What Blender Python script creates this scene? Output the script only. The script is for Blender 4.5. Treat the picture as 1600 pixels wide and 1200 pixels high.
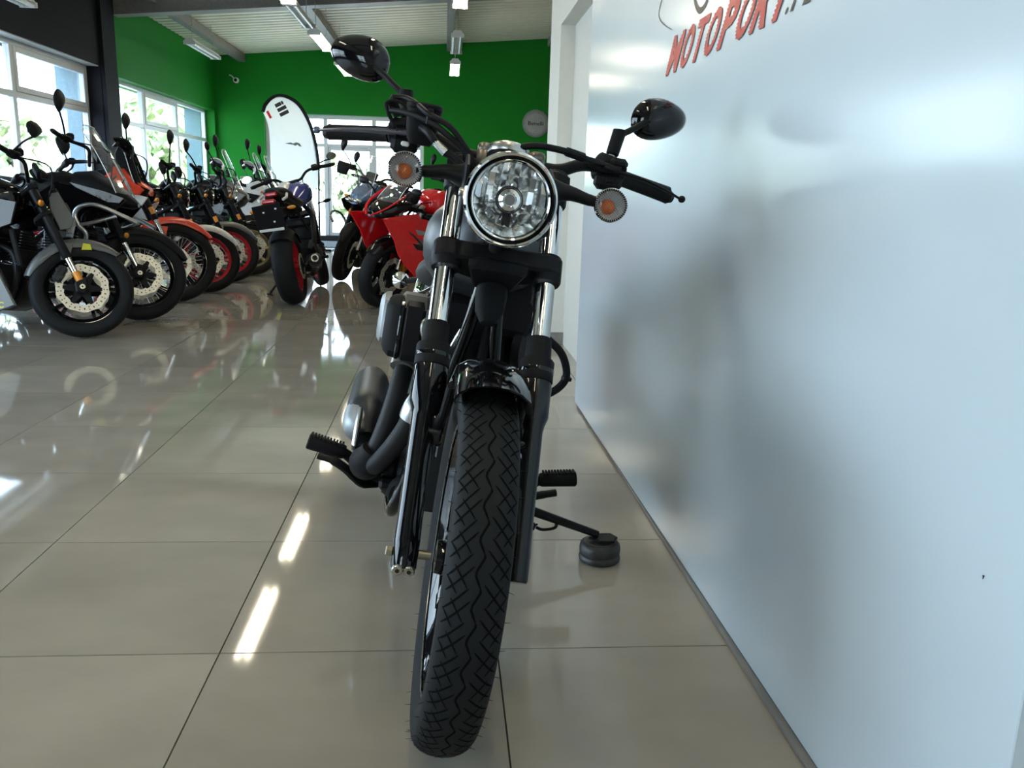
import bpy, bmesh, math, random
from math import sin, cos, pi, radians, sqrt, atan2
from mathutils import Vector, Matrix
random.seed(7)
S = bpy.context.scene
for o in list(bpy.data.objects):
    bpy.data.objects.remove(o)
COL = S.collection

# ------------------------------------------------------------------ camera, sky, exposure
FPX = 1319.0
PITCH, ROLL, YAWC = .22090, .02850, .08420
CAM = Vector((.4736, -1.6909, .9830))
fw = Vector((sin(YAWC) * cos(PITCH), cos(YAWC) * cos(PITCH), -sin(PITCH)))
rt = Vector((cos(YAWC), -sin(YAWC), 0))
upv = rt.cross(fw)
r2 = rt * cos(ROLL) + upv * sin(ROLL)
u2 = -rt * sin(ROLL) + upv * cos(ROLL)
cd = bpy.data.cameras.new('camera')
cd.sensor_width = 36
cd.lens = FPX / 1600 * 36
cd.clip_start = .05
cam = bpy.data.objects.new('camera', cd)
COL.objects.link(cam)
cam.matrix_world = Matrix(((r2.x, u2.x, -fw.x, CAM.x), (r2.y, u2.y, -fw.y, CAM.y), (r2.z, u2.z, -fw.z, CAM.z), (0, 0, 0, 1)))
S.camera = cam
S.view_settings.view_transform = 'Standard'
S.view_settings.look = 'None'
S.view_settings.gamma = 1
S.view_settings.use_curve_mapping = False
S.view_settings.exposure = EXPOSURE = 0.34

SKY_STRENGTH = 8.0
w = bpy.data.worlds.new('world')
S.world = w
w.use_nodes = True
nt = w.node_tree
nt.nodes.clear()
tc = nt.nodes.new('ShaderNodeTexCoord')
sp = nt.nodes.new('ShaderNodeSeparateXYZ')
cr = nt.nodes.new('ShaderNodeValToRGB')
cr.color_ramp.elements[0].position = 0.0
cr.color_ramp.elements[0].color = (.78, .90, 1, 1)
cr.color_ramp.elements[1].position = .7
cr.color_ramp.elements[1].color = (.46, .69, 1, 1)
bg = nt.nodes.new('ShaderNodeBackground')
bg.inputs['Strength'].default_value = SKY_STRENGTH
out = nt.nodes.new('ShaderNodeOutputWorld')
nt.links.new(tc.outputs['Generated'], sp.inputs[0])
nt.links.new(sp.outputs['Z'], cr.inputs[0])
nt.links.new(cr.outputs[0], bg.inputs['Color'])
nt.links.new(bg.outputs[0], out.inputs[0])


def portal(loc, direction, sx, sy):          # sampling guides lying in the real window openings
    l = bpy.data.lights.new('window_daylight', 'AREA')
    l.shape = 'RECTANGLE'
    l.size, l.size_y = sx, sy
    l.cycles.is_portal = True
    o = bpy.data.objects.new('window_daylight', l)
    COL.objects.link(o)
    o.location = loc
    o.rotation_euler = Vector(direction).to_track_quat('-Z', 'Y').to_euler()


portal((-3.86, 7.2, 1.35), (1, 0, 0), 4.9, 2.0)
portal((-3.86, 12.8, 1.35), (1, 0, 0), 4.6, 2.0)
portal((-3.86, .3, 1.35), (1, 0, 0), 5.6, 2.0)
portal((-1.42, 15.1, 1.25), (0, -1, 0), 2.98, 2.2)
portal((-2.4, -5.9, 1.35), (0, 1, 0), 2.0, 2.1)

sl_ = bpy.data.lights.new('sun', 'SUN')          # lights the yard and trees; it reaches no window
sl_.energy = 20
sl_.color = (1, .95, .86)
sl_.angle = radians(1)
so_ = bpy.data.objects.new('sun', sl_)
COL.objects.link(so_)
so_.rotation_euler = Vector((-1, 0, -.95)).to_track_quat('-Z', 'Y').to_euler()

# ------------------------------------------------------------------ helpers
UP = Vector((0, 0, 1))


def frame(ax, ref=None):
    ax = Vector(ax).normalized()
    ref = Vector(ref) if ref is not None else (UP if abs(ax.z) < .95 else Vector((1, 0, 0)))
    u = ref - ax * ref.dot(ax)
    u.normalize()
    return u, ax.cross(u), ax


def spl(pts, k=6):                            # Catmull-Rom
    p = [Vector(q) for q in pts]
    p = [p[0] * 2 - p[1]] + p + [p[-1] * 2 - p[-2]]
    o = []
    for i in range(1, len(p) - 2):
        for j in range(k):
            t = j / k
            a, b, c, d = p[i - 1:i + 3]
            o.append(.5 * (2 * b + (c - a) * t + (2 * a - 5 * b + 4 * c - d) * t * t + (3 * b - a - 3 * c + d) * t ** 3))
    o.append(p[-2])
    return o


class MB:
    def __init__(s):
        s.v, s.f = [], []

    def add(s, v, f):
        o = len(s.v)
        s.v += [Vector(p) for p in v]
        s.f += [tuple(i + o for i in q) for q in f]
        return s

    def box(s, c, d, b=0, R=None):
        x, y, z = d[0] / 2, d[1] / 2, d[2] / 2
        c = Vector(c)
        if b <= 0:
            v = [Vector((i * x, j * y, k * z)) for i in (-1, 1) for j in (-1, 1) for k in (-1, 1)]
            f = [(0, 1, 3, 2), (4, 6, 7, 5), (0, 4, 5, 1), (2, 3, 7, 6), (0, 2, 6, 4), (1, 5, 7, 3)]
        else:
            b = min(b, x * .98, y * .98, z * .98)
            v, ix = [], {}
            for i in (-1, 1):
                for j in (-1, 1):
                    for k in (-1, 1):
                        for a in range(3):
                            ix[i, j, k, a] = len(v)
                            q = [i * (x - b), j * (y - b), k * (z - b)]
                            q[a] = (i * x, j * y, k * z)[a]
                            v.append(Vector(q))
            f = []
            for a in range(3):
                for sg in (-1, 1):
                    q = []
                    for m, n in ((-1, -1), (1, -1), (1, 1), (-1, 1)):
                        t = [m, n]
                        t.insert(a, sg)
                        q.append(ix[t[0], t[1], t[2], a])
                    f.append(tuple(q))
            for a in range(3):
                o1, o2 = [t for t in range(3) if t != a]
                for m in (-1, 1):
                    for n in (-1, 1):
                        q = []
                        for e, wh in ((-1, o1), (1, o1), (1, o2), (-1, o2)):
                            t = [0, 0, 0]
                            t[a], t[o1], t[o2] = e, m, n
                            q.append(ix[t[0], t[1], t[2], wh])
                        f.append(tuple(q))
            for i in (-1, 1):
                for j in (-1, 1):
                    for k in (-1, 1):
                        f.append(tuple(ix[i, j, k, a] for a in range(3)))
        if R is not None:
            v = [R @ p for p in v]
        return s.add([p + c for p in v], f)

    def tube(s, pts, r, n=10, cap=True, flat=1.0, ref=None, closed=False):
        p = [Vector(q) for q in pts]
        m = len(p)
        rr = r if isinstance(r, (list, tuple)) else [r] * m
        if len(rr) != m:
            rr = [rr[0] + (rr[-1] - rr[0]) * i / (m - 1) for i in range(m)] if len(rr) == 2 else [
                rr[min(len(rr) - 1, int(i * len(rr) / m))] for i in range(m)]
        T = []
        for i in range(m):
            if closed:
                T.append((p[(i + 1) % m] - p[i - 1]).normalized())
            else:
                T.append((p[min(i + 1, m - 1)] - p[max(i - 1, 0)]).normalized())
        u, vv, _ = frame(T[0], ref)
        V = []
        for i in range(m):
            u = (u - T[i] * u.dot(T[i])).normalized()
            vv = T[i].cross(u)
            for j in range(n):
                a = 2 * pi * j / n
                V.append(p[i] + (u * cos(a) * flat + vv * sin(a)) * rr[i])
        F = []
        for i in range(m if closed else m - 1):
            i2 = (i + 1) % m
            for j in range(n):
                k = (j + 1) % n
                F.append((i * n + j, i * n + k, i2 * n + k, i2 * n + j))
        if cap and not closed:
            F.append(tuple(range(n - 1, -1, -1)))
            F.append(tuple((m - 1) * n + j for j in range(n)))
        return s.add(V, F)

    def lathe(s, prof, o, ax, n=24, close=False, a0=0, a1=2 * pi, ref=None, jag=None):
        u, vv, ax = frame(ax, ref)
        o = Vector(o)
        full = abs(a1 - a0) > 6.28
        na = n if full else n + 1
        V = []
        for i in range(na):
            a = a0 + (a1 - a0) * i / n
            for k, (r, h) in enumerate(prof):
                rr = r if jag is None else r * jag(i, k)
                V.append(o + ax * h + (u * cos(a) + vv * sin(a)) * rr)
        m = len(prof)
        F = []
        for i in range(n):
            i2 = (i + 1) % na
            for j in range(m if close else m - 1):
                k = (j + 1) % m
                F.append((i * m + j, i2 * m + j, i2 * m + k, i * m + k))
        return s.add(V, F)

    def loft(s, rings, cap=True):
        n = len(rings[0])
        V = [p for r in rings for p in r]
        F = []
        for i in range(len(rings) - 1):
            for j in range(n):
                k = (j + 1) % n
                F.append((i * n + j, i * n + k, (i + 1) * n + k, (i + 1) * n + j))
        if cap:
            F.append(tuple(range(n - 1, -1, -1)))
            F.append(tuple((len(rings) - 1) * n + j for j in range(n)))
        return s.add(V, F)

    def prism(s, poly, t, o=(0, 0, 0), ux=(1, 0, 0), uy=(0, 0, 1), b=0, bow=0):
        o, ux, uy = Vector(o), Vector(ux).normalized(), Vector(uy).normalized()
        uz = ux.cross(uy)
        P = [Vector((a, c)) for a, c in poly]
        n = len(P)
        ar = sum(P[i].x * P[(i + 1) % n].y - P[(i + 1) % n].x * P[i].y for i in range(n))
        if ar < 0:
            P.reverse()
        Q = P
        if b > 0:
            Q = []
            for i in range(n):
                d1 = (P[i] - P[i - 1]).normalized()
                d2 = (P[(i + 1) % n] - P[i]).normalized()
                nn = Vector((-d1.y, d1.x)) + Vector((-d2.y, d2.x))
                nn = nn / max(nn.length_squared, .35) * 2
                Q.append(P[i] + nn * b)
        L = []
        for pl, h in ((Q, -t / 2), (P, -t / 2 + b), (P, t / 2 - b), (Q, t / 2)) if b > 0 else ((P, -t / 2), (P, t / 2)):
            L.append([o + ux * q.x + uy * q.y + uz * h for q in pl])
        return s.loft(L)

    def ball(s, c, r, n=12, m=8):
        c = Vector(c)
        rx, ry, rz = r if isinstance(r, (tuple, list)) else (r, r, r)
        rings = []
        for i in range(1, m):
            a = pi * i / m
            rings.append([c + Vector((rx * sin(a) * cos(2 * pi * j / n), ry * sin(a) * sin(2 * pi * j / n), rz * cos(a))) for j in range(n)])
        return s.loft(rings)

    def cyl(s, a, b, r, n=12, bev=0):
        a, b = Vector(a), Vector(b)
        L = (b - a).length
        d = (b - a) / L
        r0, r1 = r if isinstance(r, (tuple, list)) else (r, r)
        if bev:
            s.tube([a, a + d * bev, b - d * bev, b], [r0 - bev, r0, r1, r1 - bev], n)
        else:
            s.tube([a, b], [r0, r1], n)
        return s

    def mirror(s):                                # copy across y = 0
        o = len(s.v)
        s.v += [Vector((p.x, -p.y, p.z)) for p in s.v[:o]]
        s.f += [tuple(i + o for i in reversed(q)) for q in s.f]
        return s

    def build(s, name, m, parent=None, xf=None, ang=35, flat=False, kind=None, label=None, recalc=True):
        me = bpy.data.meshes.new(name)
        vv = [xf @ p for p in s.v] if xf is not None else s.v
        me.from_pydata(vv, [], s.f)
        if recalc:
            bm = bmesh.new()
            bm.from_mesh(me)
            bmesh.ops.recalc_face_normals(bm, faces=bm.faces)
            bm.to_mesh(me)
            bm.free()
        if not flat:
            me.polygons.foreach_set('use_smooth', [True] * len(me.polygons))
            me.set_sharp_from_angle(angle=radians(ang))
        me.materials.append(m)
        o = bpy.data.objects.new(name, me)
        COL.objects.link(o)
        if parent is not None:
            o.parent = parent
        if kind:
            o['kind'] = kind
        if label:
            o['label'] = label
        return o


def tag(o, label, cat, group=None):
    o['label'], o['category'] = label, cat
    if group:
        o['group'] = group
    return o


def thing(name, label, cat, loc=(0, 0, 0), rot=None, group=None):
    o = bpy.data.objects.new(name, None)
    COL.objects.link(o)
    o.empty_display_size = .1
    o.location = loc
    if rot is not None:
        o.rotation_euler = rot
    return tag(o, label, cat, group)


def copy_tree(o, parent=None):
    c = o.copy()
    COL.objects.link(c)
    if parent is not None:
        c.parent = parent
    for ch in list(o.children):
        copy_tree(ch, c)
    return c


def mat(name, col, rough=.5, metal=0, coat=0, var=.10, scale=25, rvar=.08, emit=0, spec=.5, bump=0, stretch=None, ecol=None):
    m = bpy.data.materials.new(name)
    m.use_nodes = True
    t = m.node_tree
    p = t.nodes['Principled BSDF']
    p.inputs['Metallic'].default_value = metal
    p.inputs['Coat Weight'].default_value = coat
    p.inputs['Coat Roughness'].default_value = .05
    p.inputs['Specular IOR Level'].default_value = spec
    c = t.nodes.new('ShaderNodeTexCoord')
    mp = t.nodes.new('ShaderNodeMapping')
    if stretch:
        mp.inputs['Scale'].default_value = stretch
    nz = t.nodes.new('ShaderNodeTexNoise')
    nz.inputs['Scale'].default_value = scale
    nz.inputs['Detail'].default_value = 4
    t.links.new(c.outputs['Object'], mp.inputs[0])
    t.links.new(mp.outputs[0], nz.inputs['Vector'])
    r = t.nodes.new('ShaderNodeValToRGB')
    r.color_ramp.elements[0].position = .3
    r.color_ramp.elements[1].position = .7
    r.color_ramp.elements[0].color = (*[x * (1 - var) for x in col], 1)
    r.color_ramp.elements[1].color = (*[min(1, x * (1 + var)) for x in col], 1)
    t.links.new(nz.outputs['Fac'], r.inputs[0])
    t.links.new(r.outputs[0], p.inputs['Base Color'])
    q = t.nodes.new('ShaderNodeMapRange')
    q.inputs['To Min'].default_value = max(.02, rough - rvar)
    q.inputs['To Max'].default_value = min(1, rough + rvar)
    t.links.new(nz.outputs['Fac'], q.inputs[0])
    t.links.new(q.outputs[0], p.inputs['Roughness'])
    if emit:
        p.inputs['Emission Color'].default_value = (*(ecol or col), 1)
        p.inputs['Emission Strength'].default_value = emit
    if bump:
        b = t.nodes.new('ShaderNodeBump')
        b.inputs['Strength'].default_value = bump
        b.inputs['Distance'].default_value = .002
        t.links.new(nz.outputs['Fac'], b.inputs['Height'])
        t.links.new(b.outputs[0], p.inputs['Normal'])
    return m


def glass(name, tint=(1, 1, 1), rough=.02, refl=1.0, opac=0.0, ocol=(.8, .8, .8)):
    m = bpy.data.materials.new(name)
    m.use_nodes = True
    t = m.node_tree
    t.nodes.clear()
    o = t.nodes.new('ShaderNodeOutputMaterial')
    tr = t.nodes.new('ShaderNodeBsdfTransparent')
    gl = t.nodes.new('ShaderNodeBsdfGlossy')
    fr = t.nodes.new('ShaderNodeFresnel')
    mx = t.nodes.new('ShaderNodeMixShader')
    nz = t.nodes.new('ShaderNodeTexNoise')
    nz.inputs['Scale'].default_value = 8
    mr = t.nodes.new('ShaderNodeMapRange')
    mr.inputs['To Min'].default_value = rough * .5
    mr.inputs['To Max'].default_value = rough * 1.5
    t.links.new(nz.outputs['Fac'], mr.inputs[0])
    t.links.new(mr.outputs[0], gl.inputs['Roughness'])
    tr.inputs[0].default_value = (*tint, 1)
    ge = t.nodes.new('ShaderNodeNewGeometry')
    mi = t.nodes.new('ShaderNodeMapRange')      # same Fresnel on both faces of a thin sheet
    mi.inputs['To Min'].default_value = 1.45
    mi.inputs['To Max'].default_value = 1 / 1.45
    t.links.new(ge.outputs['Backfacing'], mi.inputs[0])
    t.links.new(mi.outputs[0], fr.inputs['IOR'])
    ml = t.nodes.new('ShaderNodeMath')
    ml.operation = 'MULTIPLY'
    ml.inputs[1].default_value = refl
    t.links.new(fr.outputs[0], ml.inputs[0])
    t.links.new(ml.outputs[0], mx.inputs[0])
    last = tr
    if opac:
        df = t.nodes.new('ShaderNodeBsdfDiffuse')
        df.inputs[0].default_value = (*ocol, 1)
        m2 = t.nodes.new('ShaderNodeMixShader')
        m2.inputs[0].default_value = opac
        t.links.new(tr.outputs[0], m2.inputs[1])
        t.links.new(df.outputs[0], m2.inputs[2])
        last = m2
    t.links.new(last.outputs[0], mx.inputs[1])
    t.links.new(gl.outputs[0], mx.inputs[2])
    t.links.new(mx.outputs[0], o.inputs[0])
    return m


def text_mesh(txt, size=1.0, bold=0.0, shear=0.0, res=3):
    c = bpy.data.curves.new('lettering', 'FONT')
    c.body = txt
    c.size = size
    c.offset = bold
    c.shear = shear
    c.resolution_u = res
    c.align_x = 'LEFT'
    o = bpy.data.objects.new('lettering', c)
    COL.objects.link(o)
    me = bpy.data.meshes.new_from_object(o)
    v = [p.co.copy() for p in me.vertices]
    f = [tuple(q.vertices) for q in me.polygons]
    bpy.data.objects.remove(o)
    bpy.data.curves.remove(c)
    bpy.data.meshes.remove(me)
    return v, f


M = dict(
    gloss=mat('gloss black enamel', (.005, .005, .006), .06, 0, .2, rvar=.02, spec=.36),
    satin=mat('satin black paint', (.008, .008, .009), .46, spec=.16),
    matte=mat('matte black plastic', (.009, .009, .010), .62, spec=.14),
    rubber=mat('tyre rubber', (.0125, .013, .0135), .62, scale=60, spec=.16),
    groove=mat('tread groove shade', (.003, .003, .003), .9, spec=.1),
    chrome=mat('polished chrome', (.80, .80, .78), .06, 1, rvar=.03, var=.03),
    alu=mat('brushed aluminium', (.50, .50, .50), .32, 1),
    steel=mat('bare steel', (.55, .54, .50), .28, 1),
    dark=mat('dark grey casting', (.025, .026, .028), .45, .3, spec=.3),
    pipe=mat('black ceramic exhaust coating', (.012, .012, .013), .5, 0, spec=.22),
    tank=mat('matte grey metallic tank paint', (.075, .080, .088), .36, .5, rvar=.04),
    brass=mat('zinc plated bolt', (.34, .31, .22), .4, 1),
    disc=mat('drilled brake disc', (.62, .60, .52), .35, .8),
    hole=mat('drilled hole shade', (.01, .01, .01), .8),
    orange=mat('amber reflector', (.75, .26, .02), .25, spec=.6),
    red=mat('red paint', (.74, .010, .016), .14, 0, .7, rvar=.03),
    redwheel=mat('red wheel paint', (.52, .018, .03), .25, 0, .4),
    orangered=mat('orange red plastic', (.72, .055, .020), .25, 0, .3),
    white=mat('white plastic', (.72, .72, .70), .3, 0, .3),
    silver=mat('silver paint', (.42, .43, .44), .3, .7),
    greybody=mat('graphite grey paint', (.12, .12, .115), .42, .35, .2, var=.03, rvar=.03),
    gold=mat('champagne gold rim', (.50, .42, .22), .3, .9),
    blue=mat('deep blue paint', (.02, .025, .22), .2, .1, .5),
    skyblue=mat('steel blue paint', (.12, .20, .36), .25, .3, .4),
    yellow=mat('yellow decal', (.62, .56, .03), .4),
    spoke=mat('plated spoke wire', (.6, .6, .58), .3, .9),
    seat=mat('black seat vinyl', (.018, .018, .019), .6, scale=80, bump=.2),
    mirrorglass=mat('mirror silvering', (.50, .51, .50), .05, 1, rvar=.01),
    redlens=mat('red tail lens', (.55, .01, .02), .2, 0, .5),
    whitedecal=mat('white plate print', (.75, .75, .72), .5),
    edge=mat('screen edge painted bright', (.8, .83, .84), .15),  # whitish colour put in for the bright reflecting edge of the clear screens
    lens=glass('clear lamp lens', (1, 1, 1), .03, 1.0),
    screen=glass('clear windscreen', (.88, .90, .92), .05, 2.2, .10),
    smoke=glass('smoked windscreen', (.22, .21, .20), .04, 1.3),
)

# ------------------------------------------------------------------ room materials
def tile_mat():
    m = mat('polished stoneware tile', (.345, .300, .240), .05, 0, 0, var=.10, scale=3.2, rvar=.02, spec=.62)
    t = m.node_tree
    p = t.nodes['Principled BSDF']
    oi = t.nodes.new('ShaderNodeObjectInfo')
    hv = t.nodes.new('ShaderNodeHueSaturation')
    mr = t.nodes.new('ShaderNodeMapRange')
    mr.inputs['To Min'].default_value = .94
    mr.inputs['To Max'].default_value = 1.06
    t.links.new(oi.outputs['Random'], mr.inputs[0])
    t.links.new(mr.outputs[0], hv.inputs['Value'])
    src = p.inputs['Base Color'].links[0].from_socket
    t.links.new(src, hv.inputs['Color'])
    t.links.new(hv.outputs[0], p.inputs['Base Color'])
    # a second, finer grain
    n2 = t.nodes.new('ShaderNodeTexNoise')
    n2.inputs['Scale'].default_value = 90
    n2.inputs['Detail'].default_value = 6
    geo = t.nodes.new('ShaderNodeNewGeometry')
    for nd in t.nodes:
        if nd.type == 'MAPPING':
            t.links.new(geo.outputs['Position'], nd.inputs[0])
            nd.inputs['Scale'].default_value = (.8, 1.3, 1)
    return m


W = dict(
    tile=tile_mat(),
    grout=mat('dark grout', (.055, .05, .045), .9),
    panel=mat('glossy white laminate panel', (.58, .665, .725), .175, 0, 0, var=.012, rvar=.02, scale=2.5, bump=.15, spec=.6),
    plaster=mat('warm white plaster', (.70, .69, .64), .7, var=.02),
    green=mat('green wall paint', (.006, .185, .013), .65, spec=.2, var=.04, scale=4),
    charcoal=mat('charcoal wall paint', (.010, .0105, .015), .7, spec=.15, var=.06),
    sheet=mat('off white roof sheet', (.70, .66, .54), .5, var=.04, scale=6),
    beam=mat('grey painted steel beam', (.22, .21, .20), .5),
    frame=mat('white window frame', (.62, .64, .66), .35, var=.03),
    reveal=mat('blue grey outer reveal', (.22, .30, .34), .7),
    skirt=mat('grey stone skirting', (.22, .21, .195), .4),
    sill=mat('pale window soffit', (.55, .54, .50), .6),
    glass=glass('window glass', (.95, .98, .98), .01, 1.0),
    letter=mat('red vinyl lettering', (.45, .018, .022), .3),
    ink=mat('black vinyl print', (.012, .012, .014), .35),
    asphalt=mat('pale yard paving', (.42, .41, .38), .9),
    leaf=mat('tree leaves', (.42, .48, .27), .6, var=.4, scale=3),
    bark=mat('tree bark', (.12, .09, .06), .9),
    tube_on=mat('lit fluorescent tube', (1, .93, .78), .4, emit=22, ecol=(1, .90, .70), var=0),
    tube_off=mat('unlit fluorescent tube', (.75, .76, .74), .25, var=.02),
    lampbody=mat('white lamp housing', (.66, .66, .63), .4, var=.02),
    mat=mat('dark grey entrance mat', (.05, .05, .055), .9, bump=.4, scale=200),
)


def struct(name, mb, m, parent=None, **k):
    o = mb.build(name, m, parent, **k)
    if parent is None:
        o['kind'] = 'structure'
    return o


def wallboxes(axis, a0, a1, z0, z1, t0, t1, holes):
    """a wall along axis 'x' or 'y' as boxes around rectangular holes (h0, h1, zlow, zhigh)"""
    mb = MB()

    def bx(p, q, r, s_):
        if q - p < .002 or s_ - r < .002:
            return
        if axis == 'y':
            mb.box(((t0 + t1) / 2, (p + q) / 2, (r + s_) / 2), (t1 - t0, q - p, s_ - r))
        else:
            mb.box(((p + q) / 2, (t0 + t1) / 2, (r + s_) / 2), (q - p, t1 - t0, s_ - r))
    cur = a0
    for h0, h1, zl, zh in sorted(holes):
        bx(cur, h0, z0, z1)
        bx(h0, h1, z0, zl)
        bx(h0, h1, zh, z1)
        cur = h1
    bx(cur, a1, z0, z1)
    return mb


def zc(x):
    return 3.33 + .087 * (x + 3.8)


# floor: dark bed with one slab per tile
bed = struct('floor', MB().box((1.6, 4.2, -.036), (11.6, 22.8, .06)), W['grout'])
tile0 = MB().box((0, 0, -.006), (.5968, .5968, .012))
tile_src = None
far = MB()
near = []
for ix in range(-7, 12):
    for iy in range(-11, 26):
        cx, cy = ix * .6 + .3, iy * .6 + .3
        if cx < -4.0 or cx > 7.2 or cy > 15.25 or cy < -6.3:
            continue
        d = Vector((cx, cy, 0)) - CAM
        dep = d.dot(fw)
        vis = False
        if dep > .3 and (cx < 1.3 or cy > 4.5):
            for ex in (-.28, .28):
                for ey in (-.28, .28):
                    e = d + Vector((ex, ey, 0))
                    q = e.dot(fw)
                    if q > .2 and abs(e.dot(r2) / q * FPX) < 800 and abs(e.dot(u2) / q * FPX) < 600:
                        vis = True
        if vis and cy < 10.6 and cx < 1.6:
            near.append((cx, cy))
        else:
            far.box((cx, cy, -.006), (.5968, .5968, .012))
for k, (cx, cy) in enumerate(near):
    if tile_src is None:
        tile_src = tile0.build('floor_tile', W['tile'], bed, flat=True)
        o = tile_src
    else:
        o = tile_src.copy()
        COL.objects.link(o)
    o.location = (cx, cy, 0)
far.build('distant_floor_tiles', W['tile'], bed, flat=True, kind='stuff')

# left wall, dark then green, deep window openings
wl = struct('wall_left', wallboxes('y', -6.2, 10.2, -.05, 4.4, -4.35, -3.8, [(-2.6, 3.2, .3, 2.4), (4.6, 9.76, .3, 2.4)]), W['charcoal'])
MB().box((-3.775, 9.985, 1.9), (.05, .43, 3.9)).build('column', W['charcoal'], wl)
wg = struct('wall_left_green', wallboxes('y', 10.2, 15.2, -.05, 4.4, -4.35, -3.8, [(10.36, 15.1, .3, 2.36)]), W['green'])
wb = struct('wall_back', wallboxes('x', -4.35, 7.4, -.05, 4.6, 15.2, 15.55, [(-2.92, .07, -.05, 2.36)]), W['green'])
struct('wall_front', wallboxes('x', -4.35, 1.29, -.05, 4.6, -6.35, -6.0, [(-3.4, -1.4, .3, 2.4)]), W['plaster'])
struct('wall_far_right', wallboxes('y', 4.2, 15.2, -.05, 4.7, 7.0, 7.35, []), W['plaster'])
# white block with the recess the panel stands in
wr = MB()
wr.box((1.445, -1.2, 2.2), (.32, 10.26, 4.5))
wr.box((4.2, 4.19, 2.2), (6.014, .52, 4.5))
wr.box((1.239, -1.04, 3.24), (.092, 9.94, 2.42))
wi = struct('wall_right', wr, W['plaster'])
MB().box((1.239, 3.922, .04), (.092, .016, .08)).build('skirting', W['skirt'], wi)
# free-standing glossy panel along the right side
Pa, Pb = Vector((1.112, 2.246, 0)), Vector((1.142, -.872, 0))
pd = (Pb - Pa).normalized()
pn = Vector((-pd.y, pd.x, 0))
if pn.x < 0:
    pn = -pn
pan = MB().prism([(0, .012), ((Pb - Pa).length, .012), ((Pb - Pa).length, 2.75), (0, 2.75)], .03, Pa + pn * .0155, pd, (0, 0, 1), b=.0015)
panel = struct('wall_panel', pan, W['panel'])
struct('trim_1', MB().box((1.1365, -.05, .005), (.027, 4.6, .010), .001), W['skirt'])
MB().tube([(1.1405, -.7765, .541), (1.1407, -.776, .536)], [.0012, .0004], 6).build('scuff_mark', W['ink'], panel)

# ceiling: ribbed sheet, rafters, purlins
cm = MB()
y = -6.3
prof = []
while y < 15.6:
    prof += [(y, 0), (y + .115, 0), (y + .135, .018), (y + .18, .018)]
    y += .2
for k in range(len(prof) - 1):
    (ya, da), (yb, db) = prof[k], prof[k + 1]
    cm.add([(-4.4, ya, zc(-4.4) + da), (7.4, ya, zc(7.4) + da), (7.4, yb, zc(7.4) + db), (-4.4, yb, zc(-4.4) + db)], [(0, 1, 2, 3)])
cm.add([(-4.4, -6.4, zc(-4.4) + .12), (7.4, -6.4, zc(7.4) + .12), (7.4, 15.6, zc(7.4) + .12), (-4.4, 15.6, zc(-4.4) + .12)], [(0, 1, 2, 3)])
ceil = struct('ceiling', cm, W['sheet'], flat=True, recalc=False)
sl = Vector((1, 0, .087)).normalized()
sn = Vector((-sl.z, 0, sl.x))
for yy in (-1.6, 4.3, 10.32):
    b = MB()
    a0 = Vector((-3.8, yy, zc(-3.8) - .002))
    b.prism([(0, -.25), (10.8, -.25), (10.8, -.235), (0, -.235)], .20, a0, sl, sn)
    b.prism([(0, -.235), (10.8, -.235), (10.8, 0), (0, 0)], .05, a0, sl, sn)
    b.build('rafter', W['beam'], ceil)
for xx in (-3.28, -1.43, .55, 2.45, 4.4):
    b = MB()
    ys = [(-6.0, -1.71), (-1.49, 4.19), (4.41, 10.21), (10.43, 15.2)]
    for p, q in ys:
        b.box((xx, (p + q) / 2, zc(xx) - .075), (.12, q - p, .13))
    b.build('purlin', W['beam'], ceil)


# windows: framed glazing in the openings
def window(name, axis, t, a0, a1, z0, z1, mull, rails, depth=.07, fwid=.06, sash=(), thresholds=None):
    def P(a, z, n=0):
        return (t + n, a, z) if axis == 'y' else (a, t + n, z)

    def D(da, dz, dn):
        return (dn, da, dz) if axis == 'y' else (da, dn, dz)
    f = MB()
    ca, cz = (a0 + a1) / 2, (z0 + z1) / 2
    for a in (a0 + fwid / 2, a1 - fwid / 2):
        f.box(P(a, cz), D(fwid, z1 - z0, depth), .004)
    for z in (z0 + fwid / 2, z1 - fwid / 2):
        f.box(P(ca, z), D(a1 - a0 - 2 * fwid, fwid, depth), .004)
    o = struct(name, f, W['frame'])
    aa = [a0] + list(mull) + [a1]
    for a in mull:
        MB().box(P(a, cz), D(.075, z1 - z0 - 2 * fwid, depth * .96), .004).build('mullion', W['frame'], o)
    zz = [z0] + list(rails) + [z1]
    for i in range(len(aa) - 1):
        l = aa[i] + (fwid if i == 0 else .0375)
        r = aa[i + 1] - (fwid if i == len(aa) - 2 else .0375)
        for j in range(len(zz) - 1):
            lo = zz[j] + (fwid if j == 0 else .03)
            hi = zz[j + 1] - (fwid if j == len(zz) - 2 else .03)
            if j:
                MB().box(P((l + r) / 2, zz[j]), D(r - l, .06, depth * .9), .004).build('transom', W['frame'], o)
            ins = 0
            if (i, j) in sash:
                s_ = MB()
                for a in (l + .03, r - .03):
                    s_.box(P(a, (lo + hi) / 2, .012), D(.06, hi - lo, .06), .006)
                for z in (lo + .03, hi - .03):
                    s_.box(P((l + r) / 2, z, .012), D(r - l - .12, .06, .06), .006)
                s_.build('sash', W['frame'], o)
                ins = .06
            MB().box(P((l + r) / 2, (lo + hi) / 2), D(r - l - 2 * ins, hi - lo - 2 * ins, .006)).build('pane', W['glass'], o)
    return o


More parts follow.
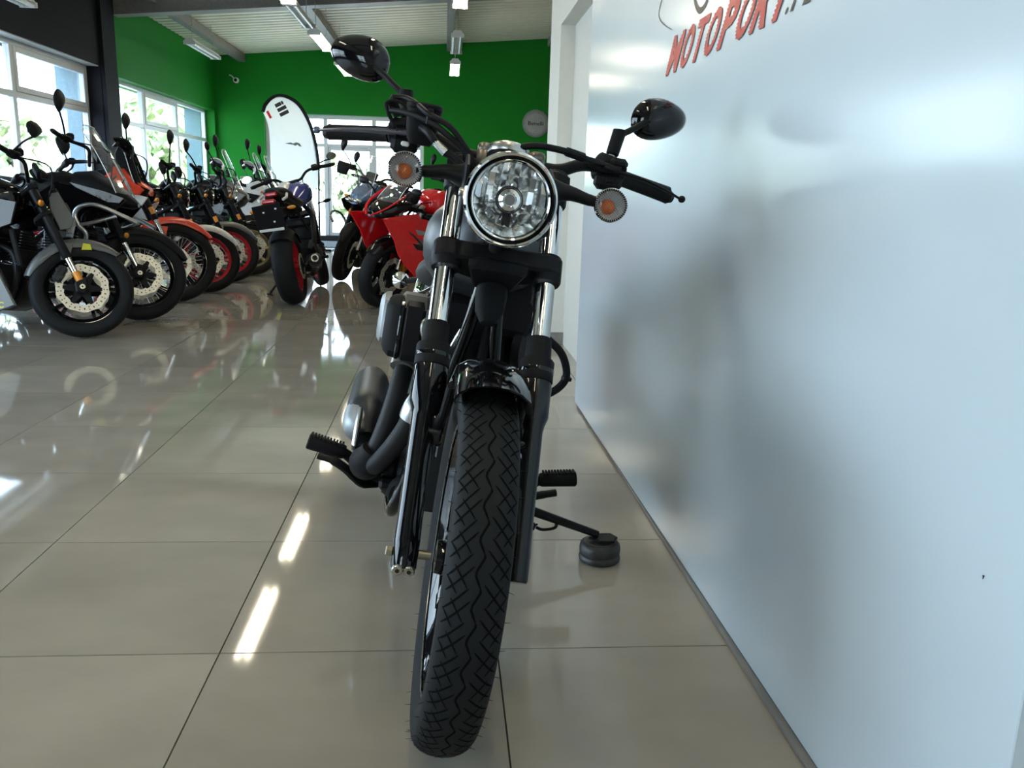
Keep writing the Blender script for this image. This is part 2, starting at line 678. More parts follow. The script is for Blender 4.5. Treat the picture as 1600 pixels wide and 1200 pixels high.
window('window_1', 'y', -4.0, 4.6, 9.76, .3, 2.4, (6.15, 7.87), (1.855,), sash=((0, 1), (2, 1)))
window('window_2', 'y', -4.0, 10.36, 15.1, .3, 2.36, (11.76, 13.38), (1.815,), sash=((1, 1),))
window('window_3', 'y', -4.0, -2.6, 3.2, .3, 2.4, (-.65, 1.3), (1.855,))
window('window_4', 'x', -6.2, -3.4, -1.4, .3, 2.4, (-2.4,), (1.855,))
dr = window('door_1', 'x', 15.34, -2.92, .07, .02, 2.36, (-1.80, -.88), (1.80,), fwid=.08, sash=((1, 0),))
MB().box((-1.425, 15.27, .05), (2.97, .12, .1)).build('threshold', W['ink'], dr)
hd = MB().tube(spl([(-1.02, 15.30, .95), (-1.02, 15.25, .95), (-1.02, 15.25, 1.2), (-1.02, 15.30, 1.2)], 4), .012, 8)
hd.build('door_handle', M['steel'], dr)
for nm, y0, y1, z1, mm in (('trim_2', 4.6, 9.76, 2.4, W['sill']), ('trim_3', 10.36, 15.1, 2.36, W['green'])):
    struct(nm, MB().box((-3.89, (y0 + y1) / 2, z1 - .006), (.14, y1 - y0, .012)), mm)
    o2 = MB().box((-4.2, y1 - .008, (z1 + .3) / 2), (.28, .016, z1 - .3))
    struct(nm.replace('2', '4').replace('3', '5'), o2, W['reveal'])
struct('trim_6', MB().box((1.0, 15.185, .05), (1.84, .03, .1)), W['skirt'])

# entrance mat
tag(MB().box((-1.4, 14.1, .006), (1.5, 1.7, .012), .003).build('entrance_mat', W['mat']), 'dark grey entrance mat on the tiles inside the glazed back door', 'mat')

# outside: yard and trees seen washed out through the glazing
struct('ground', MB().box((0, 8, -.16), (160, 140, .1)), W['asphalt'])


def tree(loc, h, r, label, seed, n=900):
    rnd = random.Random(seed)
    t = thing('garden_tree', label, 'tree', loc, None, 'trees outside the showroom windows')
    pts = [(0, 0, 0), (.05 * h * rnd.uniform(-1, 1), .03 * h, h * .4), (.04 * h * rnd.uniform(-1, 1), 0, h * .8)]
    tr = MB().tube(spl(pts, 4), [.05 * h, .012 * h], 8)
    for k in range(5):
        a = rnd.uniform(0, 6.28)
        tr.tube([(0, 0, h * (.3 + .08 * k)), (r * .7 * cos(a), r * .7 * sin(a), h * (.5 + .09 * k))], [.02 * h, .006 * h], 6)
    tr.build('trunk', W['bark'], t)
    c = MB()
    blobs = [(Vector((rnd.uniform(-1, 1) * r * .6, rnd.uniform(-1, 1) * r * .6, h * rnd.uniform(.4, .9))), r * rnd.uniform(.4, .65)) for _ in range(9)]
    for k in range(n):
        b, br = rnd.choice(blobs)
        d = Vector((rnd.gauss(0, 1), rnd.gauss(0, 1), rnd.gauss(0, 1))).normalized()
        p = b + d * br * rnd.uniform(.75, 1.05)
        u, v, _ = frame(d + Vector((rnd.uniform(-.6, .6), rnd.uniform(-.6, .6), rnd.uniform(-.6, .6))))
        s_ = r * .09 * rnd.uniform(.7, 1.5)
        c.add([p - u * s_ * 1.5, p + v * s_, p + u * s_ * 1.5, p - v * s_], [(0, 1, 2, 3)])
    c.build('crown', W['leaf'], t, flat=True, recalc=False)


tree((-12.4, 38.0, -.11), 4.0, 2.4, 'pale round tree seen through the middle panes of the rear left window', 1)
tree((-13.2, 44.5, -.11), 4.0, 2.8, 'green tree farther off, seen through the right panes of the rear left window', 2)
tree((-10.4, 20.5, -.11), 2.0, 1.7, 'low washed-out bush behind the nearest motorcycle handlebar outside the window', 3)
tree((-11.5, 26.5, -.11), 1.8, 1.6, 'low bush outside behind the charcoal column edge', 6)
tree((-3.2, 33, -.11), 1.9, 1.5, 'shrub in daylight behind the middle glass of the back door', 4)
tree((-7.8, 36, -.11), 2.4, 2.2, 'pale tree outside behind the flag and left door glass', 5)

# ------------------------------------------------------------------ lamps, sign, flag, camera
def lamp(x, y0, y1, lit, label, group=None, z=2.92):
    z = z
    t = thing('ceiling_lamp', label, 'lamp', (x, (y0 + y1) / 2, z), None, group)
    L = y1 - y0
    MB().prism([(-.075, .012), (.075, .012), (.045, .055), (-.045, .055)], L, (0, 0, 0), (1, 0, 0), (0, 0, 1), b=.003).build('housing', W['lampbody'], t)
    e = MB()
    for s_ in (-1, 1):
        e.box((0, s_ * (L / 2 - .008), -.004), (.165, .016, .05), .004)
    e.build('end_cap', W['lampbody'], t)
    for s_ in (-1, 1):
        MB().cyl((s_ * .045, -L / 2 + .018, -.012), (s_ * .045, L / 2 - .018, -.012), .0175, 12).build('tube', W['tube_on' if lit else 'tube_off'], t)
    for s_ in (-1, 1):
        k = MB().cyl((0, s_ * L * .38, .05), (0, s_ * L * .38, zc(x) - z - .02), .004, 6)
        k.cyl((0, s_ * L * .38, .05), (0, s_ * L * .38, .075), .014, 8)
        k.build('suspension_rod', M['steel'], t)
    return t


GL = 'twin tube lamps hung below the purlins'
lamp(-3.08, 11.1, 12.5, False, 'unlit tube lamp hung along the green left wall in the corner', GL)
lamp(-1.20, 8.19, 9.5, False, 'unlit tube lamp left of the black mirror, nearer one of its row', GL)
lamp(-1.20, 9.92, 11.26, True, 'lit tube lamp touching the left edge of the upper black mirror', GL)
lamp(-1.20, 6.86, 8.14, True, 'lit tube lamp cut by the top edge above the unlit one', GL)
lamp(.62, 6.7, 7.97, True, 'lit tube lamp cut by the top edge beside the white wall', GL)
lamp(.62, 9.65, 11.0, False, 'unlit tube lamp between two lit ones in the lane before the green wall', GL)
lamp(.62, 11.95, 13.3, True, 'lit tube lamp lowest in view against the green back wall', GL)
lamp(-3.45, 5.8, 7.19, False, 'pale lamp end in the top left corner before the charcoal wall', GL, 2.60)
for x, y0 in ((-1.20, 12.55), (-1.20, 4.87), (.62, .9), (.62, -2.0), (-1.20, -.6)):  # first pair known from floor reflections; the rest unseen, added to warm the foreground
    lamp(x, y0, y0 + 1.32, True, 'lit tube lamp known by its reflection or added unseen to warm the foreground', 'lamps seen only as reflections')

# panel lettering: slanted red letters with ragged left edges
panel_x = Pa.x


def panel_pt(yy, z, off):
    t_ = (yy - Pa.y) / pd.y
    q = Pa + pd * t_ - pn * off
    return Vector((q.x, q.y, z))


sign = thing('wall_lettering', 'slanted red lettering with black swoosh printed on the glossy white panel', 'sign', panel_pt(.5, 1.39, 0))
so = sign.location.copy()


def spans(v, f, y):
    iv = []
    for q in f:
        xs = []
        for i in range(len(q)):
            a, b = v[q[i]], v[q[(i + 1) % len(q)]]
            if (a.y <= y) != (b.y <= y):
                xs.append(a.x + (y - a.y) / (b.y - a.y) * (b.x - a.x))
        xs.sort()
        for i in range(0, len(xs) - 1, 2):
            iv.append([xs[i], xs[i + 1]])
    iv.sort()
    o = []
    for a in iv:
        if o and a[0] <= o[-1][1] + 1e-4:
            o[-1][1] = max(o[-1][1], a[1])
        else:
            o.append(a)
    return o


def letter(ch, ya, wd, z0, h, m, rag, off, slant=.80, bold=.03, name='letter', dy=0, dz=0):
    v, f = text_mesh(ch, 1.0, bold)
    x0, x1 = min(p.x for p in v), max(p.x for p in v)
    y0, y1 = min(p.y for p in v), max(p.y for p in v)
    mb = MB()
    N = 26 if rag else 40
    for k in range(N):
        t0, t1 = k / N, (k + 1) / N
        for a, b in spans(v, f, y0 + (y1 - y0) * (t0 + t1) / 2):
            a, b = (a - x0) / (x1 - x0) * wd, (b - x0) / (x1 - x0) * wd
            if rag:
                a -= .006 * (k % 2)
            q = []
            for u, t_ in ((a, t0), (b, t0), (b, t1), (a, t1)):
                yy = ya - u - slant * h * t_
                q.append(panel_pt(yy + dy, z0 + h * t_ + dz, off) - so)
            mb.add(q, [(0, 1, 2, 3)])
    return mb.build(name, m, sign, flat=True, recalc=False)


lx_ = [.914, .782, .676, .566, .446, .334, .228, .130]
wd_ = [.112, .090, .090, .090, .088, .090, .090, .088]
for ch, ya, wd in zip('MOTOPORT', lx_, wd_):
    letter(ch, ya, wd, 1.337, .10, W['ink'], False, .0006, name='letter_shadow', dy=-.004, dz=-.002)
    letter(ch, ya, wd, 1.337, .10, W['letter'], True, .0010)
for ch, ya, wd in (('.', .032, .010), ('P', .006, .040), ('L', -.050, .036)):
    letter(ch, ya, wd, 1.340, .012 if ch == '.' else .06, W['ink'], False, .0010)
pts = spl([(.80, 1.70), (.90, 1.64), (.985, 1.59), (1.038, 1.545), (1.02, 1.515), (.95, 1.485), (.872, 1.460)], 6)
ws = [.010 * (1 - i / (len(pts) - 1)) + .002 for i in range(len(pts))]
for src, wl_ in ((pts, ws), (spl([(.50, 1.62), (.66, 1.56), (.665, 1.505), (.615, 1.462), (.56, 1.466), (.535, 1.50), (.52, 1.56)], 6), None)):
    Lq = []
    sw = MB()
    for i, p in enumerate(src):
        t_ = (src[min(i + 1, len(src) - 1)] - src[max(i - 1, 0)]).normalized()
        n_ = Vector((-t_.y, t_.x))
        ww = wl_[i] if wl_ else .004 + .012 * sin(pi * i / (len(src) - 1))
        a, b = Vector((p.x, p.y)) + n_ * ww / 2, Vector((p.x, p.y)) - n_ * ww / 2
        Lq.append((panel_pt(a.x, a.y, .0008) - so, panel_pt(b.x, b.y, .0008) - so))
    for i in range(len(Lq) - 1):
        sw.add([Lq[i][0], Lq[i][1], Lq[i + 1][1], Lq[i + 1][0]], [(0, 1, 2, 3)])
    sw.build('swoosh', W['ink'], sign, flat=True, recalc=False)


# round sign on the back wall
def flat_text(txt, bold, o, ux, uy, width, m, name, parent, shear=0, height=None):
    v, f = text_mesh(txt, 1, bold, shear)
    x0, x1 = min(p.x for p in v), max(p.x for p in v)
    y0, y1 = min(p.y for p in v), max(p.y for p in v)
    sc = width / (x1 - x0)
    sy = height / (y1 - y0) if height else sc
    ux, uy, o = Vector(ux), Vector(uy), Vector(o)
    mb = MB()
    mb.add([o + ux * ((p.x - (x0 + x1) / 2) * sc) + uy * ((p.y - (y0 + y1) / 2) * sy) for p in v], f)
    return mb.build(name, m, parent, flat=True, recalc=False)


rs = thing('round_sign', 'round grey sign with black lettering on the green wall beside the white pillar', 'sign', (2.213, 15.2, 2.327))
MB().lathe([(0, 0), (.25, 0), (.255, .008), (.255, .02), (.245, .026), (0, .026)], (0, 0, 0), (0, -1, 0), 40).build('plate', mat('grey sign plate', (.26, .27, .26), .5), rs)
MB().lathe([(.242, .027), (.238, .030), (.232, .027)], (0, 0, 0), (0, -1, 0), 40).build('ring', mat('dark grey sign ring', (.13, .14, .13), .5), rs)
MB().lathe([(.19, .0265), (.186, .030), (.0, .030)], (0, 0, 0), (0, -1, 0), 40).build('inner_disc', mat('light grey sign disc', (.33, .33, .33), .5), rs)
flat_text('Benelli', .010, (0, -.032, 0), (1, 0, 0), (0, 0, 1), .30, W['ink'], 'lettering', rs, height=.075)

# security camera in the back corner
sc_ = thing('security_camera', 'small dark dome security camera with pale ring high in the green corner', 'camera', (-3.40, 15.2, 2.905))
MB().lathe([(0, 0), (.05, 0), (.05, .02), (.042, .03)], (0, 0, 0), (0, -1, 0), 20).build('base', W['lampbody'], sc_)
MB().lathe([(.045, .03), (.05, .05), (.04, .066), (.028, .066)], (0, 0, 0), (0, -1, 0), 20).build('ring', W['lampbody'], sc_)
MB().ball((0, -.055, 0), .032, 12, 8).build('lens_dome', M['gloss'], sc_)
MB().tube(spl([(-.03, -.01, .02), (-.07, -.03, .07), (-.12, -.012, .09)], 4), .012, 8).build('cable_box', W['lampbody'], sc_)

# feather flag by the back door
fl = thing('feather_flag', 'white feather flag with black edge and curved pole before the glazed back door', 'flag', (-1.55, 12.5, 0))
pole = spl([(0, 0, .03), (0, 0, .8), (.005, 0, 1.35), (-.06, 0, 1.80), (-.16, 0, 2.08), (-.30, 0, 2.29), (-.50, 0, 2.39), (-.66, 0, 2.37), (-.79, 0, 2.26), (-.84, 0, 2.14)], 5)
MB().tube(pole, [.016, .008], 8).build('pole', M['satin'], fl)
up_ = [p for p in pole if p.z > .95]
n_ = len(up_)
inner = []
for i, p in enumerate(up_):
    t_ = i / (n_ - 1)
    left = spl([(-.60, 0, .55), (-.70, 0, 1.0), (-.745, 0, 1.5), (-.76, 0, 1.9), (-.83, 0, 2.12)], 6)
    k = t_ * (len(left) - 1)
    j = min(int(k), len(left) - 2)
    inner.append(left[j].lerp(left[j + 1], k - j))
c = MB()
NW = 10
for i in range(n_):
    for j in range(NW + 1):
        q = up_[i].lerp(inner[i], j / NW)
        q = q + Vector((0, .02 * sin(3 * q.z + 4 * q.x), 0))
        c.v.append(q)
for i in range(n_ - 1):
    for j in range(NW):
        c.f.append((i * (NW + 1) + j, i * (NW + 1) + j + 1, (i + 1) * (NW + 1) + j + 1, (i + 1) * (NW + 1) + j))
fm = bpy.data.materials.new('translucent flag cloth')
fm.use_nodes = True
ft = fm.node_tree
fp = ft.nodes['Principled BSDF']
fp.inputs['Roughness'].default_value = .8
fz = ft.nodes.new('ShaderNodeTexNoise')
fz.inputs['Scale'].default_value = 5
fr_ = ft.nodes.new('ShaderNodeValToRGB')
fr_.color_ramp.elements[0].color = (.72, .73, .73, 1)
fr_.color_ramp.elements[1].color = (.85, .85, .84, 1)
ft.links.new(fz.outputs['Fac'], fr_.inputs[0])
ft.links.new(fr_.outputs[0], fp.inputs['Base Color'])
ftr = ft.nodes.new('ShaderNodeBsdfTranslucent')
ftr.inputs[0].default_value = (.8, .8, .8, 1)
fmx = ft.nodes.new('ShaderNodeMixShader')
fmx.inputs[0].default_value = .72
ft.links.new(fp.outputs[0], fmx.inputs[1])
ft.links.new(ftr.outputs[0], fmx.inputs[2])
ft.links.new(fmx.outputs[0], ft.nodes['Material Output'].inputs[0])
c.build('cloth', fm, fl, recalc=False)
hem = MB()
hp = [p + Vector((0, -.012, 0)) for p in pole if p.z > 1.3]
hem.tube(hp, .028, 8, flat=.35, ref=(0, 1, 0))
hem.build('black_hem', M['satin'], fl)
flat_text('ill', .035, (-.54, -.035, 2.20), Vector((.46, 0, -.89)), Vector((.89, 0, .46)), .21, W['ink'], 'lettering', fl, height=.15)
MB().prism([(-.06, -.02), (.06, -.02), (.06, .02), (-.06, .02)], .004, (-.74, -.035, 2.10), (.46, 0, -.89), (.89, 0, .46)).build('red_mark', M['red'], fl)
em = MB()
em.prism([(-.13, .01), (-.04, .03), (.0, .015), (.05, .035), (.10, .02), (.13, -.03), (.09, -.025), (.07, 0), (.03, -.02), (0, -.005), (-.05, 0)], .003, (-.38, -.03, 1.66), (1, 0, 0), (0, 0, 1))
em.build('emblem', mat('faded flag print', (.16, .18, .2), .8), fl)
MB().box((0, 0, .015), (.42, .42, .03), .008).build('base_plate', M['satin'], fl)

# ------------------------------------------------------------------ the cruiser in front
def steer_matrix(pt, rake, ang):
    ax = Vector((-sin(rake), 0, cos(rake)))
    return Matrix.Translation(pt) @ Matrix.Rotation(ang, 4, ax) @ Matrix.Translation(-Vector(pt)), ax


def ground(root):                              # put the lowest tyre point on the floor
    bpy.context.view_layer.update()
    lo = 9
    st = [root]
    while st:
        o = st.pop()
        st += list(o.children)
        if o.type == 'MESH' and o.name.split('.')[0] == 'tyre':
            mw = root.matrix_world
            lo = min(lo, min((mw @ v.co).z for v in o.data.vertices))
    root.location.z -= lo - .0005


YAW0, LEAN0 = -1.538, .155
cru = thing('cruiser_motorcycle', 'black cruiser motorcycle with round chrome headlight leaning on its side stand in front', 'motorcycle', (.4611, -.2575, 0), (-LEAN0, 0, YAW0))
RK = radians(29)
FS, AXV = steer_matrix((.13, 0, 0), RK, radians(-1.6))
R0 = .332
AXL = Vector((0, 0, R0))


def tyre_prof(R, hw, rb, n=7):
    """half section from bead to bead: round crown, short side walls"""
    p = [(rb, -hw * .74), (rb + (R - rb) * .18, -hw * .96), (rb + (R - rb) * .42, -hw)]
    rc = R - hw * .62
    for i in range(n + 1):
        a = -pi / 2 + pi * i / n
        p.append((rc + hw * .62 * cos(a), hw * sin(a)))
    p += [(rb + (R - rb) * .42, hw), (rb + (R - rb) * .18, hw * .96), (rb, hw * .74)]
    return p


def crown(R, hw, y):
    y = max(-hw, min(hw, y))
    return R - hw * .62 + hw * .62 * sqrt(max(0, 1 - (y / hw) ** 2))


def wheel(parent, part, c, R, hw, rb, rimm, spokem, n_sp, style, xf, disc=(), disc_r=.15, seg=72, rim_depth=.022, hubm=None, tread=False, lip=None):
    c = Vector(c)
    Y = Vector((0, 1, 0))
    X = Matrix.Translation(c)
    X = xf @ X if xf is not None else X
    rim = MB()
    rw = hw * .74
    rim.lathe([(rb + .006, -rw), (rb + .004, -rw + .006), (rb - rim_depth * .6, -rw + .012), (rb - rim_depth, -rw * .55), (rb - rim_depth, rw * .55),
               (rb - rim_depth * .6, rw - .012), (rb + .004, rw - .006), (rb + .006, rw), (rb - .004, rw), (rb - rim_depth * .8 - .004, rw - .016),
               (rb - rim_depth - .006, rw * .5), (rb - rim_depth - .006, -rw * .5), (rb - rim_depth * .8 - .004, -rw + .016), (rb - .004, -rw)], (0, 0, 0), Y, seg, close=True)
    wo = rim.build(part, rimm, parent, X)
    ty = MB().lathe(tyre_prof(R, hw, rb, 11 if tread else 7), (0, 0, 0), Y, seg * 2 if tread else seg)
    to = ty.build('tyre', M['rubber'], wo, X, ang=60)
    hub = MB().lathe([(.012, -hw * .95), (.03, -hw * .95), (.034, -hw * .5), (.028, 0), (.034, hw * .5), (.03, hw * .95), (.012, hw * .95)], (0, 0, 0), Y, 20)
    hub.build('hub', hubm or spokem, wo, X)
    ri = rb - rim_depth - .002
    if style == 'wire':
        for k in range(n_sp):
            sp_ = MB()
            for q in range(2):
                a = 2 * pi * (2 * k + q) / (2 * n_sp)
                sd = -1 if q else 1
                a2 = a + (.55 if (k % 2) else -.55)
                sp_.cyl((.033 * cos(a2), sd * hw * .7, .033 * sin(a2)), (ri * cos(a), sd * .012, ri * sin(a)), .0022, 5)
            sp_.build('spoke', spokem, wo, X)
    else:
        for k in range(n_sp):
            a = 2 * pi * k / n_sp + .2
            s = MB()
            e = Vector((cos(a), 0, sin(a)))
            t = Vector((-sin(a), 0, cos(a)))
            for b in ((-.13, .13) if style == 'Y' else (0,)):
                p0, p1 = e * .028, (e * cos(b) + t * sin(b)) * ri
                pm = e * (ri * .5)
                w0 = .016 if style == 'Y' else .02
                s.loft([[q + t * (u * ww) + Vector((0, v * dd, 0)) for u, v in ((-1, -1), (1, -1), (1, 1), (-1, 1))]
                        for q, ww, dd in ((p0, w0, hw * .5), (pm, w0 * .62, hw * .34), (p1, w0 * .72, hw * .46))])
            s.build('spoke', spokem, wo, X)
    for sd in disc:
        y = sd * (hw + .018)
        N = 60
        ro = lambda i: disc_r * (1 + .018 * (1 if (i // 3) % 2 else -1))
        d = MB()
        prev = None
        for i in range(N + 1):
            a = 2 * pi * i / N
            r_o, r_i = ro(i), disc_r * .70 * (1 + .03 * (1 if (i // 3) % 2 else -1))
            cur = [Vector((r * cos(a), yy, r * sin(a))) for r, yy in ((r_i, y - .0025), (r_o, y - .0025), (r_o, y + .0025), (r_i, y + .0025))]
            if prev:
                d.add(prev + cur, [(0, 1, 5, 4), (1, 2, 6, 5), (2, 3, 7, 6), (3, 0, 4, 7)])
            prev = cur
        do = d.build('brake_disc', M['disc'], wo, X, ang=30)
        h = MB()
        for i in range(30):
            a = 2 * pi * i / 30
            for rr in (disc_r * (.80 + .05 * (i % 2)), disc_r * (.91 - .03 * (i % 2))):
                q = Vector((rr * cos(a), y + sd * .0026, rr * sin(a)))
                h.lathe([(0, 0), (.0042, 0)], q, (0, sd, 0), 6)
        h.build('disc_hole', M['hole'], wo, X, flat=True, kind='stuff')
        cr_ = MB()
        for i in range(6):
            a = 2 * pi * i / 6
            cr_.loft([[Vector((cos(a), 0, sin(a))) * r + Vector((-sin(a), 0, cos(a))) * (u * ww) + Vector((0, y + v, 0)) for u, v in ((-1, -.003), (1, -.003), (1, .003), (-1, .003))]
                      for r, ww in ((.02, .03), (disc_r * .55, .016), (disc_r * .73, .010))])
        cr_.lathe([(.012, -.006), (.05, -.006), (.05, .006), (.012, .006)], (0, y, 0), (0, 1, 0), 24)
        cr_.build('disc_carrier', M['satin'], wo, X)
    return wo, to, X


fw_, fty, FX = wheel(cru, 'front_wheel', AXL, R0, .050, .247, M['gloss'], M['gloss'], 10, 'cast', FS, disc=(1,), disc_r=.149, tread=True)
# grooves of the tread
gv = MB()


def tp(s_, y, off=.0006):
    th = s_ / R0
    r = crown(R0, .050, y) + off
    return Vector((r * cos(th), y, r * sin(th)))


def groove(pts, wd):
    P = []
    for i in range(len(pts) - 1):
        a, b = Vector(pts[i]), Vector(pts[i + 1])
        m = max(2, int((b - a).length / .007))
        P += [a.lerp(b, j / m) for j in range(m)]
    P.append(Vector(pts[-1]))
    L = []
    for i, p in enumerate(P):
        t = (P[min(i + 1, len(P) - 1)] - P[max(i - 1, 0)]).normalized()
        n = Vector((-t.y, t.x)) * wd / 2
        k = 1 if 0 < i < len(P) - 1 else .45
        a, b = p + n * k, p - n * k
        L.append((tp(a.x, a.y), tp(b.x, b.y)))
    for i in range(len(L) - 1):
        gv.add([L[i][0], L[i][1], L[i + 1][1], L[i + 1][0]], [(0, 1, 2, 3)])


NP = 42
PER = 2 * pi * R0 / NP
for k in range(NP):
    s0 = k * PER
    groove([(s0, .0035), (s0 + PER * .36, -.0055), (s0 + PER * .5, -.005), (s0 + PER * .9, .0045), (s0 + PER, .0035)], .0036)
    for sd in (-1, 1):
        o_ = s0 + (PER * .5 if sd < 0 else 0)
        groove([(o_ + .006, sd * .009), (o_ - .034, sd * .0455)], .0030)
        groove([(o_ + .024, sd * .013), (o_ - .012, sd * .046)], .0030)
        groove([(o_ - .026, sd * .016), (o_ + .006, sd * .037)], .0024)
        groove([(o_ - .036, sd * .030), (o_ - .010, sd * .046)], .0024)
gv.build('tread_groove', M['groove'], fw_, FX, flat=True, recalc=False, kind='stuff')
hs = MB()
rnd = random.Random(3)
for k in range(84):
    sd = -1 if k % 2 else 1
    th = 2 * pi * k / 84 + rnd.uniform(-.03, .03)
    y = sd * rnd.choice((.0465, .049, .05))
    r = crown(R0, .05, y)
    e = Vector((cos(th), 0, sin(th)))
    p = e * r + Vector((0, y, 0))
    d = Vector((0, sd, 0)) + e * .25 + Vector((rnd.uniform(-.3, .3), 0, rnd.uniform(-.3, .3)))
    hs.tube([p, p + d * rnd.uniform(.006, .011)], [.0006, .0003], 4)
hs.build('rubber_hair', M['rubber'], fw_, FX, kind='stuff')
MB().lathe([(.240, 0), (.250, 0), (.250, .0016), (.240, .0016)], (0, -.0372, 0), (0, -1, 0), 72, close=True).build('rim_edge', M['steel'], fw_, FX)

FY = .1026


def fork(t, y):
    return AXL + AXV * t + Vector((0, y, 0))


for sd in (-1, 1):
    y = sd * FY
    s = MB().tube([fork(t, y) for t in (-.030, -.026, .02, .06, .255, .268, .285, .352, .358)],
                  [.0215, .0235, .0245, .0235, .0245, .0265, .0325, .0335, .0315], 24)
    s.box(fork(.235, y - sd * .026) + Vector((-.008, 0, 0)), (.05, .026, .06), .006)
    leg = s.build('fork_leg', M['gloss'], cru, FS, ang=40)
    MB().tube([fork(t, y) for t in (.355, .357, .398, .402)], [.032, .0345, .0345, .032], 24).build('dust_collar', M['matte'], leg, FS)
    MB().lathe([(.0346, 0), (.0352, .004), (.0346, .008)], fork(.374, y), AXV, 24).build('collar_seam', M['gloss'], leg, FS)
    MB().tube([fork(t, y) for t in (.40, .404, .444, .448)], [.0275, .0270, .0250, .0235], 24).build('rubber_boot', M['matte'], leg, FS)
    MB().tube([fork(.44, y), fork(.80, y)], .0205, 28).build('fork_tube', M['chrome'], leg, FS)
    # shroud under the headlight bracket, turning into the signal stem
    MB().tube([fork(t, y) for t in (.745, .75, .815, .82)], [.0255, .0275, .0275, .0245], 20).build('fork_shroud', M['satin'], leg, FS)
    if sd > 0:
        continue
    # axle hardware
    a = fork(0, y)
    b = MB().lathe([(0, .0), (.0095, .0), (.0095, .010), (.007, .012), (0, .012)], a + Vector((0, sd * .024, 0)), (0, sd, 0), 6)
    b.build('axle_nut', M['brass'], leg, FS)
    b = MB()
    b.cyl(a - Vector((0, sd * .024, 0)), a - Vector((0, sd * .046, 0)), .0085, 12)
    b.build('axle_spacer', M['brass'], leg, FS)
    for dy in (-.0105, .0105):
        p = fork(-.018, y + dy) + Vector((.0225, 0, -.004))
        bo = MB().lathe([(0, .006), (.0092, .006), (.0105, .004), (.0105, 0)], p, (1, 0, -.1), 16)
        bo = bo.build('pinch_bolt', M['steel'], leg, FS)
        MB().lathe([(0, .0064), (.0042, .0064)], p, (1, 0, -.1), 6).build('bolt_socket', M['hole'], leg, FS, flat=True)

# caliper behind the far fork leg
cal = MB()
cal.box(fork(.13, .074) + Vector((-.055, 0, 0)), (.06, .055, .11), .012)
cal.cyl(fork(.15, .09) + Vector((-.055, 0, 0)), fork(.15, .125) + Vector((-.055, 0, 0)), .02, 16, .004)
cal.build('brake_caliper', M['satin'], cru, FS)

# lower yoke
ly = MB()
out_ = [(.022, -.128), (.036, -.104), (.034, -.07), (.036, -.03), (.038, 0), (.036, .03), (.034, .07), (.036, .104), (.022, .128), (-.006, .130), (-.034, .11), (-.06, .05), (-.07, 0), (-.06, -.05), (-.034, -.11), (-.006, -.130)]
pv = Vector((cos(RK), 0, sin(RK)))
ly.prism(out_, .040, fork(.600, 0), pv, (0, 1, 0), b=.006)
ly.prism([(.034, -.06), (.044, -.04), (.044, .04), (.034, .06), (-.06, .04), (-.06, -.04)], .026, fork(.573, 0), pv, (0, 1, 0), b=.006)
for sd in (-1, 1):
    ly.tube([fork(t, sd * FY) for t in (.566, .572, .618, .624)], [.0285, .0315, .0315, .0285], 24)
    ly.cyl(fork(.600, sd * .126) + Vector((-.01, 0, 0)), fork(.600, sd * .126) - Vector((.03, 0, 0)), .008, 12, .002)
ly.build('lower_yoke', M['satin'], cru, FS)
st_ = MB().tube([Vector((.13, 0, 0)) + AXV * t for t in (.835, .86, .90, .93)], [.016, .030, .034, .03], 20)
st_.build('steering_stem', M['matte'], cru)
ty_ = MB().prism([(.02, -.13), (.035, -.1), (.01, 0), (.035, .1), (.02, .13), (-.03, .11), (-.075, 0), (-.03, -.11)], .026, fork(.80, 0), pv, (0, 1, 0), b=.005)
ty_.build('top_yoke', M['satin'], cru, FS)

# headlight
HC = Vector((-.115, -.009, .980))
HX = Vector((1, 0, -.02)).normalized()
hb = MB().lathe([(.0, -.135), (.03, -.130), (.058, -.105), (.074, -.055), (.079, -.01), (.079, .0)], HC, HX, 48)
hl = hb.build('headlight', M['gloss'], cru, FS)
MB().lathe([(.0795, -.014), (.0850, -.010), (.0862, .0), (.0848, .008), (.0812, .012), (.0780, .0105), (.0768, .006)], HC, HX, 64).build('outer_bezel', M['chrome'], hl, FS)
MB().lathe([(.0772, .004), (.0745, -.002), (.0728, .004)], HC, HX, 64).build('bezel_groove', M['hole'], hl, FS)
MB().lathe([(.0732, .002), (.0725, .010), (.0705, .013), (.0680, .011), (.0668, .004)], HC, HX, 64).build('inner_bezel', M['chrome'], hl, FS)
bs = thing_part = MB()
rj = random.Random(11)
U, V_, _ = frame(HX)
